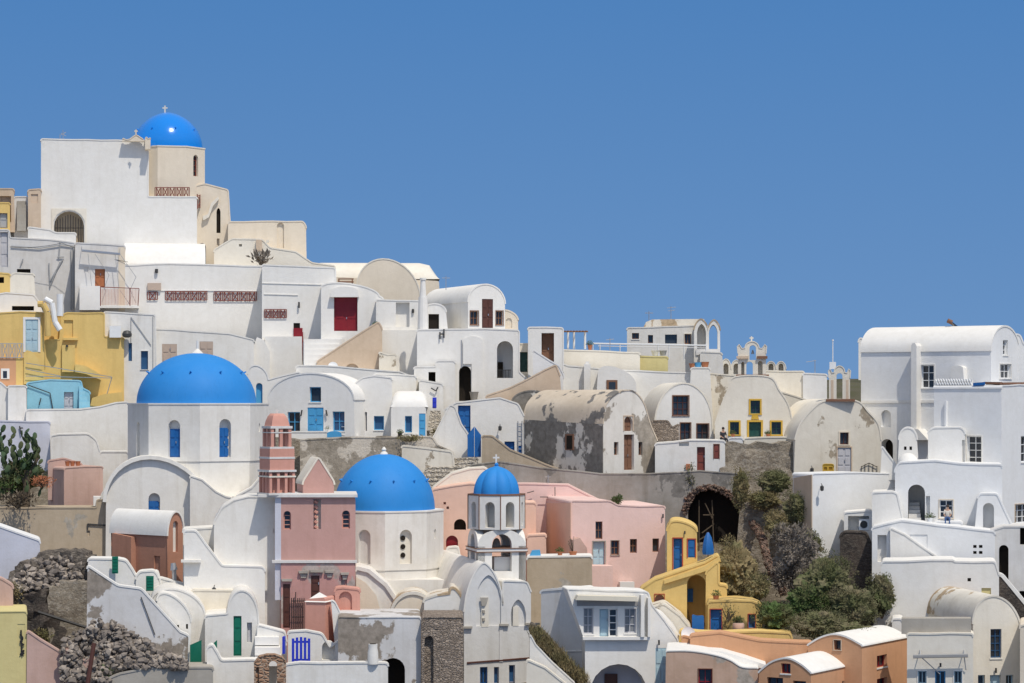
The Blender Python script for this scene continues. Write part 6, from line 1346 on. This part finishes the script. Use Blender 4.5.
def rubble(name, label, px0, px1, f_top, Ya, Yb, n, rs, mat, seed=1):
    rnd = random.Random(seed); bm = bmesh.new()
    for i in range(n):
        x = rnd.uniform(px0, px1); tp, bt = f_top(x); y_ = tp + (bt - tp) * rnd.random() ** .8; Yd = Yb + (Ya - Yb) * (y_ - 600) / 80 + rnd.uniform(-.5, .5)
        s_ = rnd.uniform(*rs); nv = len(bm.verts)
        mt = Matrix.Translation(W(x, y_, Yd)) @ Matrix.Rotation(rnd.uniform(0, 6.3), 4, Vector((rnd.uniform(-1, 1), rnd.uniform(-1, 1), 1))) @ Matrix.Diagonal((s_ * rnd.uniform(.8, 1.5), s_, s_ * rnd.uniform(.6, 1), 1))
        r_ = bmesh.ops.create_icosphere(bm, subdivisions=1, radius=1, matrix=mt)
        for v in r_['verts']: v.co += Vector((rnd.uniform(-.3, .3), rnd.uniform(-.3, .3), rnd.uniform(-.3, .3))) * s_
    o = finish(name, bm, mat, None, 0); tag(o, label, 'rubble', kind='stuff'); return o
rubble('rubble', 'heap of broken dark grey lava stones sliding below the stair wall', 62, 186, lambda x: ((640 - (x - 62) * .6 if x < 90 else 620 + max(0, (x - 110)) * .55), (683 if x < 110 else 668)), 150.3, 153.2, 1500, (.08, .23), 'debris', 3)
rubble('rubble', 'lava stones piled along the top of the mound', 2, 88, lambda x: ((588 - (x - 2) * .9 if x < 38 else 555.5), 590), 159, 161.6, 800, (.09, .24), 'debris', 5)
H('retaining_wall', 'grey brown bank under the lava stones', 'wall', [(60, 720), (64, 645), (92, 632), (112, 632), (150, 650), (190, 666), (190, 720)], 'darkstone', y=154.5, D=.3, rt=0)
H('flat_roof', 'flat weathered grey roof slab at the bottom left', 'roof', [(100, 740), (101, 682), (120, 674), (160, 667), (213, 668), (214, 740)], 'slab', y=150, D=2.6, rt=.08)
a = H('pale_yellow_house', 'pale yellow block with a black iron scroll at the bottom left corner', 'house', [(-14, 760), (-14, 612), (27, 611.5), (27, 760)], 'pyellow', y=151.5, D=5, rt=.03, w=[('n', 17.5, 624, 25, 656, D(r=.03))])
a.bars('iron_scroll', 'iron', [(21, 630, 22, 656), (20, 634, 23, 638), (23, 638, 20, 642), (20, 642, 24, 645), (21, 651, 24, 654), (24, 650, 20, 655)], -.05, .05)
H('pink_wall', 'dusty pink wall at the left edge above the pale yellow block', 'wall', [(-14, 660), (-14, 584), (0, 578), (13, 586), (14, 660)], 'dpink', y=155.6, D=1.2)
a = H('pink_stair_wall', 'dusty pink sloping stair wall beside the pale yellow block', 'wall', [(26, 760), (27, 631), (40, 640), (60, 652), (61, 760)], 'dpink', y=151.8, D=.8, rt=.06, w=[('n', 28, 640, 52, 676, D(r=.06))][:0])
H('pink_post', 'taller dusty pink gate post at the bottom left', 'post', [(63, 760), (63, 650), (77, 651), (77, 760)], 'dpink', y=151, D=.9)
H('pink_post', 'shorter dusty pink gate post with a dark pole leaning by it', 'post', [(77, 760), (78, 661), (96, 659), (97, 760)], 'dpink', y=150.6, D=.9)
t = thing('leaning_pole', 'dark wooden pole leaning against the pink gate post', 'pole', W(86, 690, 149.8)); bm = bmesh.new(); tube(bm, W(85, 700, 149.4), W(94, 643, 149.8), .13, 8); finish('pole', bm, 'brown', t)
# grass bank and stairs at bottom centre
H('bank_wall', 'dark rubble bank with dry grass beside the church front', 'wall', [(528, 740), (530, 622), (545, 632), (565, 655), (583, 680), (590, 740)], 'rocks', y=156.4, D=1, rt=0)
H('stair_parapet', 'thin curved white stair parapet beside the church front', 'wall', [(528, 760), (530, 634), (536, 645), (552, 662), (575, 683), (580, 760)], 'white', y=155.4, D=.3, rt=.03)
H('white_wall', 'sunlit cream white stair wall at the foot of the church front', 'wall', [(524, 760), (527, 660), (545, 668), (560, 680), (575, 692), (575, 760)], 'creamw', y=154.3, D=.6)
# ================================================================== plants
def leafbush(name, label, cat, px, py, Y, rx, rz, mat, n=2600, ls=.11, seed=0, ry=None, up=0, clump=22, group=None):
    rnd = random.Random(seed + int(px)); c = W(px, py, Y); kk = Y / F; rx *= kk; rz *= kk; ry = ry or rx * .8
    t = thing(name, label, cat, c - Vector((0, 0, rz)), group=group); bm = bmesh.new(); cl = []
    for i in range(clump):
        while 1:
            v = Vector((rnd.uniform(-1, 1), rnd.uniform(-1, 1), rnd.uniform(-1, 1)))
            if v.length < 1: break
        v = v.normalized() * rnd.uniform(.35, .78); cl.append((v, rnd.uniform(.25, .45)))
    for i in range(n):
        v, s = rnd.choice(cl); d = Vector((rnd.gauss(0, 1), rnd.gauss(0, 1), rnd.gauss(0, 1))).normalized() * s * rnd.uniform(.55, 1.08)
        q = v + d; p = c + Vector((q.x * rx, q.y * ry, q.z * rz))
        dr = (d.normalized() + Vector((rnd.uniform(-.6, .6), rnd.uniform(-.6, .6), rnd.uniform(-.2, .9) + up))).normalized(); sd = dr.cross(Vector((rnd.uniform(-1, 1), rnd.uniform(-1, 1), rnd.uniform(-1, 1)))).normalized()
        l = ls * rnd.uniform(.7, 1.6); w_ = l * rnd.uniform(.3, .5)
        vs = [bm.verts.new(p + x) for x in (-sd * w_ * .3, dr * l * .5 + sd * w_ * .5, dr * l, dr * l * .5 - sd * w_ * .5)]; bm.faces.new(vs)
    if n > 1500:     # the dense heart of the shrub
        r_ = bmesh.ops.create_icosphere(bm, subdivisions=5, radius=1); rj = random.Random(seed + 99)
        for v in r_['verts']:
            q = v.co.normalized(); k_ = rj.uniform(-.05, .05) + .64 + .30 * noise.noise(q * 2.2 + Vector((seed, px, 0))) + .14 * noise.noise(q * 6 + Vector((seed, 0, 0))) + .08 * noise.noise(q * 15)
            v.co = c + Vector((q.x * rx * k_, q.y * ry * k_, q.z * rz * k_))
    finish('foliage', bm, mat, t, 0, recalc=False)
    bm = bmesh.new(); b0 = c - Vector((0, 0, rz * 1.05))
    for v, s in cl[:14]: tube(bm, b0, c + Vector((v.x * rx, v.y * ry, v.z * rz)), .05, 4, .02)
    finish('stem', bm, 'stem', t, 0); return t
B_ = [(774, 482, 20, 13, 'leafa', 'dark olive bush at the foot of the pale cliff'), (798, 510, 18, 20, 'leafa', 'dark bush hanging beside the tan shaded wall'), (765, 500, 18, 10, 'leafd', 'gold brown shrub right of the crumbling arch'),
 (741, 487, 10, 20, 'leafd', 'dry golden tuft below the church cliff'), (795, 556, 26, 34, 'leafb', 'large bare grey shrub in the middle of the ravine'), (735, 572, 25, 35, 'leafd', 'rounded gold olive shrub beside the yellow house'), (757, 588, 14, 14, 'leafd', 'small dry shrub under the red stone line'),
 (824, 586, 32, 30, 'leafa', 'broad green bush below the pale house wall'), (808, 600, 24, 20, 'leafc', 'fresh green bush in the ravine bottom'), (852, 606, 28, 22, 'leafa', 'olive bush at the right foot of the ravine'), (820, 626, 32, 16, 'leafa', 'low dense bush above the orange roof'),
 (882, 594, 15, 21, 'leafa', 'dark green bush against the white retaining wall'), (776, 616, 22, 16, 'leafc', 'green shrub beside the low yellow house'), (806, 545, 18, 18, 'leafa', 'dark bush in the shade of the tan wall'),
 (848, 632, 34, 12, 'leafa', 'low olive bush behind the orange vaulted house'), (775, 524, 12, 14, 'leafd', 'dry brush climbing over the red stones')]
for i, (px, py, rx, rz, mt, lb) in enumerate(B_):
    leafbush('bush', lb, 'bush', px, py, (166.5 if i == 5 else G(py + rz) + 1.0) if py > 495 else G(py + rz) - .5, rx * 1.12, rz * 1.12, mt, n=int(9 * rx * rz) + 1500, seed=i, group='bushes in the ravine', ls=.10 if mt != 'leafb' else .16)
leafbush('bush', 'small green tuft on the roof edge of the pink house', 'bush', 617, 500, 172.6, 6, 6, 'leafc', n=500, seed=31, ls=.12)
leafbush('bush', 'green sprigs of the potted plant by the low yellow house', 'bush', 738.5, 620, 159, 5, 5, 'leafc', n=350, seed=32, ls=.1)
leafbush('bush', 'grey ivy hanging on the retaining wall left of the arch', 'ivy', 690, 480, 180.6, 6, 18, 'leafa', n=700, seed=33, ls=.12, ry=.3)
leafbush('climber', 'thin climber on the low yellow house wall', 'climber', 728, 612, 159.9, 12, 9, 'leafa', n=200, seed=34, ls=.1, ry=.15)
leafbush('bush', 'bare grey bush behind the white terraces under the cream house', 'bush', 262, 258, 212.5, 13, 6, 'leafb', n=110, seed=35, ls=.4, up=.6)
leafbush('bush', 'green moss tuft under the lava stones', 'bush', 42, 636, 157.4, 10, 10, 'leafd', n=600, seed=36, ls=.12)
leafbush('bush', 'small green tuft beside the flat grey roof', 'bush', 107, 672, 150.4, 8, 6, 'leafc', n=300, seed=37, ls=.12)
leafbush('bush', 'yellow green creeper on the bank left of the hollow', 'bush', 14, 595, 157.9, 9, 16, 'leafd', n=700, seed=38, ls=.12)
leafbush('bush', 'dark shrub beneath the prickly pear', 'bush', 18, 500, 174.8, 22, 8, 'stem', n=500, seed=39, ls=.2, up=.6)
# grass on the bank
bm = bmesh.new(); rnd = random.Random(5)
for i in range(2600):
    s = rnd.random(); x = 531 + s * 52 + rnd.uniform(-3, 8); y_ = 628 + s * 52 + rnd.uniform(-2, 9); p = W(x, y_, 156.2 - rnd.uniform(0, .7)); h = rnd.uniform(.15, .4); q = Vector((rnd.uniform(-.2, .2), rnd.uniform(-.2, .2), h)); sd = Vector((rnd.uniform(-.04, .04), .02, 0)).normalized() * .03
    bm.faces.new([bm.verts.new(v) for v in (p - sd, p + sd, p + q)])
tag(finish('grass', bm, 'leafd', None, 0, recalc=False), 'dry green grass growing down the bank beside the church front', 'grass', kind='stuff')
# prickly pear
t = thing('prickly_pear', 'large prickly pear cactus on the tan wall at the left edge', 'cactus', W(24, 508, 176.5)); rnd = random.Random(11)
bm = bmesh.new(); p = W(26, 510, 176.6); tube(bm, p, W(27, 470, 176.8), .3, 8, .2); tube(bm, W(27, 486, 176.7), W(12, 462, 176.8), .16, 7, .1); tube(bm, W(27, 478, 176.7), W(38, 458, 176.8), .14, 7, .1); finish('trunk', bm, 'stem', t)
def pad(bm, c, d, s, yaw):
    d = d.normalized(); e = d.cross(Vector((math.cos(yaw), math.sin(yaw), .1))).normalized(); f = d.cross(e)
    m = Matrix((e * s * .62, f * s * .14, d * s)).transposed().to_4x4(); m.translation = c + d * s
    bmesh.ops.create_icosphere(bm, subdivisions=2, radius=1, matrix=m); return c + d * s * 2
for i in range(46):
    bm = bmesh.new()
    x = rnd.uniform(-2, 42); y_ = rnd.uniform(446, 498); c = W(x, y_, 176.6 + rnd.uniform(-.7, .7))
    for j in range(rnd.randint(2, 4)):
        if c.z > W(0, 432, 176.6).z: break
        d = Vector((rnd.uniform(-.9, .9), rnd.uniform(-.6, .6), 1)); c = pad(bm, c, d, rnd.uniform(.2, .33), rnd.uniform(0, 3.1)) + Vector((0, 0, -.05))
        if x > 40: break
    finish('pad', bm, 'cactus', t, 40)
leafbush('bush', 'low yellow green shrub at the left edge under the cactus', 'bush', 6, 482, 176.2, 14, 12, 'leafc', n=700, seed=40, ls=.16)
leafbush('bush', 'red brown dry succulent cushion beside the cactus trunk', 'bush', 42, 481, 175.9, 14, 6, 'rustleaf' if 'rustleaf' in SPEC else 'terra', n=900, seed=41, ls=.1)

# ================================================================== people
def person(label, px, py, Y, h, pose, mats, yaw=0):
    """one skinned body; clothing and hair are children; pose 'sit' or 'stand'"""
    base = W(px, py, Y); t = thing('person', label, 'person', base, yaw)
    if pose == 'sit':
        J = {'pel': (0, 0, .12), 'spi': (0, .03, .36), 'che': (0, .0, .55), 'nec': (0, -.02, .70), 'hed': (0, -.05, .84), 'top': (0, -.04, .95)}
        for s, q in (('l', -1), ('r', 1)):
            J.update({'hip' + s: (q * .10, 0, .11), 'kne' + s: (q * .13, -.42, .16), 'ank' + s: (q * .13, -.48, -.26), 'toe' + s: (q * .14, -.62, -.30), 'sho' + s: (q * .18, 0, .62), 'elb' + s: (q * .23, -.08, .36), 'wri' + s: (q * .14, -.30, .24), 'han' + s: (q * .12, -.38, .22)})
    else:
        J = {'pel': (0, 0, .95), 'spi': (0, 0, 1.15), 'che': (0, 0, 1.35), 'nec': (0, 0, 1.5), 'hed': (0, -.02, 1.62), 'top': (0, -.01, 1.74)}
        for s, q in (('l', -1), ('r', 1)):
            J.update({'hip' + s: (q * .1, 0, .9), 'kne' + s: (q * .11, -.03, .5), 'ank' + s: (q * .11, .02, .08), 'toe' + s: (q * .12, -.14, .03), 'sho' + s: (q * .19, 0, 1.42), 'elb' + s: (q * .24, .03, 1.14), 'wri' + s: (q * .24, -.08, .9), 'han' + s: (q * .24, -.12, .81)})
    E = [('pel', 'spi'), ('spi', 'che'), ('che', 'nec'), ('nec', 'hed'), ('hed', 'top')]
    for s in 'lr': E += [('pel', 'hip' + s), ('hip' + s, 'kne' + s), ('kne' + s, 'ank' + s), ('ank' + s, 'toe' + s), ('che', 'sho' + s), ('sho' + s, 'elb' + s), ('elb' + s, 'wri' + s), ('wri' + s, 'han' + s)]
    RAD = dict(pel=.14, spi=.125, che=.15, nec=.055, hed=.10, top=.07, hip=.10, kne=.06, ank=.042, toe=.035, sho=.07, elb=.042, wri=.03, han=.035)
    def skin(keys, edges, scale, name, mat, parent):
        me = bpy.data.meshes.new(name); idx = {k_: i for i, k_ in enumerate(keys)}
        me.from_pydata([Vector(J[k_]) for k_ in keys], [(idx[a_], idx[b_]) for a_, b_ in edges if a_ in idx and b_ in idx], []); me.materials.append(M(mat))
        o = bpy.data.objects.new(name, me); C.objects.link(o); o.parent = parent;
        m1 = o.modifiers.new('skin', 'SKIN'); m1.use_smooth_shade = True
        for k_, i in idx.items():
            r_ = RAD.get(k_, RAD.get(k_[:3])) * scale; me.skin_vertices[0].data[i].radius = (r_, r_ * .9)
        me.skin_vertices[0].data[0].use_root = True
        o.modifiers.new('sub', 'SUBSURF').levels = 1; return o
    body = skin(list(J), E, 1, 'body', 'skin', t)
    skin(['che', 'spi', 'pel', 'shol', 'shor', 'elbl', 'elbr'], E, 1.14, 'shirt', mats[0], t)
    skin(['pel', 'hipl', 'hipr', 'knel', 'kner', 'ankl', 'ankr'], E, 1.2, 'trousers', mats[1], t)
    bm = bmesh.new(); c = Vector(J['hed']) + Vector((0, .025, .06)); m = Matrix.Translation(c) @ Matrix.Diagonal((.105, .115, .11, 1)); bmesh.ops.create_icosphere(bm, subdivisions=2, radius=1, matrix=m)
    me = bpy.data.meshes.new('hair'); bm.to_mesh(me); bm.free(); me.materials.append(M(mats[2])); o = bpy.data.objects.new('hair', me); C.objects.link(o); o.parent = t
person('person in dark clothes sitting on the terrace edge beside the ochre trimmed church', 723, 441, 185.0, 1, 'sit', ('shirt', 'shirt', 'hair'), R(20))
person('person in pale top and blue jeans sitting below the small paned window', 947.5, 520, 168.6, 1, 'sit', ('wshirt', 'jeans', 'hair'), R(-10))
H('ledge_seat', 'white ledge under the person in blue jeans', 'ledge', [(934, 545), (934, 522), (962, 522), (962, 545)], 'cool', y=168.3, D=1.6)

# ================================================================== small clutter of the terraces
leafbush('bush', 'dark green leafy mass behind the prickly pear', 'bush', 22, 476, 177.6, 26, 22, 'leafc', n=3200, seed=50, ls=.13)
leafbush('bush', 'dry tuft between the stone lane steps and the blue gate', 'bush', 437, 432, 188.9, 5, 5, 'leafd', n=300, seed=52, ls=.12)
leafbush('bush', 'weeds growing on top of the rubble wall under the blue door house', 'bush', 410, 438, 186.1, 14, 3, 'leafd', n=500, seed=53, ls=.12)
def clutter_pot(label, px, py, Y, h, mat, plant=None):
    t = thing('plant_pot', label, 'pot', W(px, py, Y)); bm = bmesh.new(); lathe(bm, W(px, py, Y), [(h * .32, 0), (h * .46, h * .85), (h * .52, h), (h * .42, h)], 12); finish('pot', bm, mat, t)
    if plant:
        bm = bmesh.new(); c = W(px, py, Y) + Vector((0, 0, h)); rnd = random.Random(int(px))
        for i in range(160):
            d = Vector((rnd.gauss(0, 1), rnd.gauss(0, 1), abs(rnd.gauss(0, 1)))).normalized() * h * rnd.uniform(.3, .9); p = c + d; sd = Vector((rnd.uniform(-1, 1), rnd.uniform(-1, 1), rnd.uniform(-1, 1))).normalized() * .05
            bm.faces.new([bm.verts.new(v) for v in (p - sd, p + d.normalized().cross(sd) * .8, p + sd, p + d * .15)])
        finish('leaves', bm, plant, t, 0, recalc=False)
for a_ in (('small white pot beside the sky blue double door', 328, 434, 188.9, .35, 'wpaint', 'leafc'), ('dark pot at the right end of the blue door terrace', 400, 438, 188.6, .35, 'lantern', 'leafc'),
           ('terracotta pot with a sprig on the terrace before the red door house', 376, 331, 203, .4, 'terra', 'leafc'), ('grey jar standing beside the black arched doorway', 474, 401, 197.6, .7, 'slab', None),
           ('terracotta pot on the coping near the person in dark clothes', 733, 438, 186.3, .3, 'terra', 'leafc'), ('small terracotta pot in front of the ochre framed door', 768, 438, 187.2, .3, 'terra', 'leafc'),
           ('white pot on the terrace wall above the four square holes', 930, 524, 168.2, .4, 'wpaint', 'leafc'), ('terracotta pot on the cream terrace under the pergola', 590, 350, 205.2, .4, 'terra', 'leafc'),
           ('terracotta pot on the roof of the low yellow house', 716, 602, 161.5, .4, 'terra', 'leafc'), ('rust pot on the white coping left of the bare plant', 560, 557, 167.3, .35, 'terra', 'leafc')): clutter_pot(*a_)
def mast(label, px, py0, py1, Y, arms):
    t = thing('antenna', label, 'antenna', W(px, py1, Y)); bm = bmesh.new(); tube(bm, W(px, py1 + 3, Y), W(px, py0, Y), .03, 5)
    for x0, y0, x1, y1 in arms: tube(bm, W(x0, y0, Y), W(x1, y1, Y), .02, 4)
    finish('mast', bm, 'metal', t, 0)
mast('tall thin aerial on the roof of the two storey skyline house', 671, 306, 320, 218, [(667, 308, 676, 307), (668, 311, 675, 310)])
mast('small aerial above the vault house with the tall brown door', 446, 276, 287, 203, [(442, 278, 450, 278)])
mast('bent aerial on the cream terrace beside the pergola', 610, 338, 351, 206, [(606, 340, 614, 339)])
mast('thin aerial on the flat roof behind the cream church shoulder', 815, 360, 374, 201, [(806, 362, 816, 360.5)])
mast('short aerial over the pink terrace parapet', 548, 475, 486, 179.8, [(545, 477, 551, 477)])
def wire(label, pts, Y):
    t = thing('cable', label, 'cable', W(*pts[0], Y)); bm = bmesh.new(); n = 10
    for (x0, y0), (x1, y1) in zip(pts, pts[1:]):
        q = [W(x0 + (x1 - x0) * i / n, y0 + (y1 - y0) * i / n + 4 * (i / n) * (1 - i / n) * 2.0, Y) for i in range(n + 1)]
        for a_, b_ in zip(q, q[1:]): tube(bm, a_, b_, .018, 4)
    finish('wire', bm, 'iron', t, 0)
wire('sagging dark cable over the grey house at the left edge', [(10, 247), (62, 243), (128, 262)], 208.5)
def wall_lamp(label, px, py, Y):
    t = thing('wall_lamp', label, 'wall lamp', W(px, py, Y)); c = W(px, py, Y); bm = bmesh.new(); lathe(bm, c, [(.05, -.2), (.12, -.15), (.13, .1), (.04, .18)], 8); finish('lantern', bm, 'lantern', t)
    bm = bmesh.new(); tube(bm, c + Vector((0, 0, .2)), c + Vector((0, .35, .28)), .025, 5); finish('bracket', bm, 'iron', t, 0)
for a_ in (('dark lantern on the broad white wall above the deep arch', 963, 477, 169.6), ('dark lantern by the white block above the half round gable', 84, 395, 199.8), ('dark lantern on the white cave house', 500, 428, 188.6),
           ('lantern on the white wall beside the shaded rust house', 214, 590, 160.5), ('lantern at the corner of the big pale house wall', 822, 488, 172.2), ('dark lantern on the stained cream church', 812, 470, 182.4)): wall_lamp(*a_)
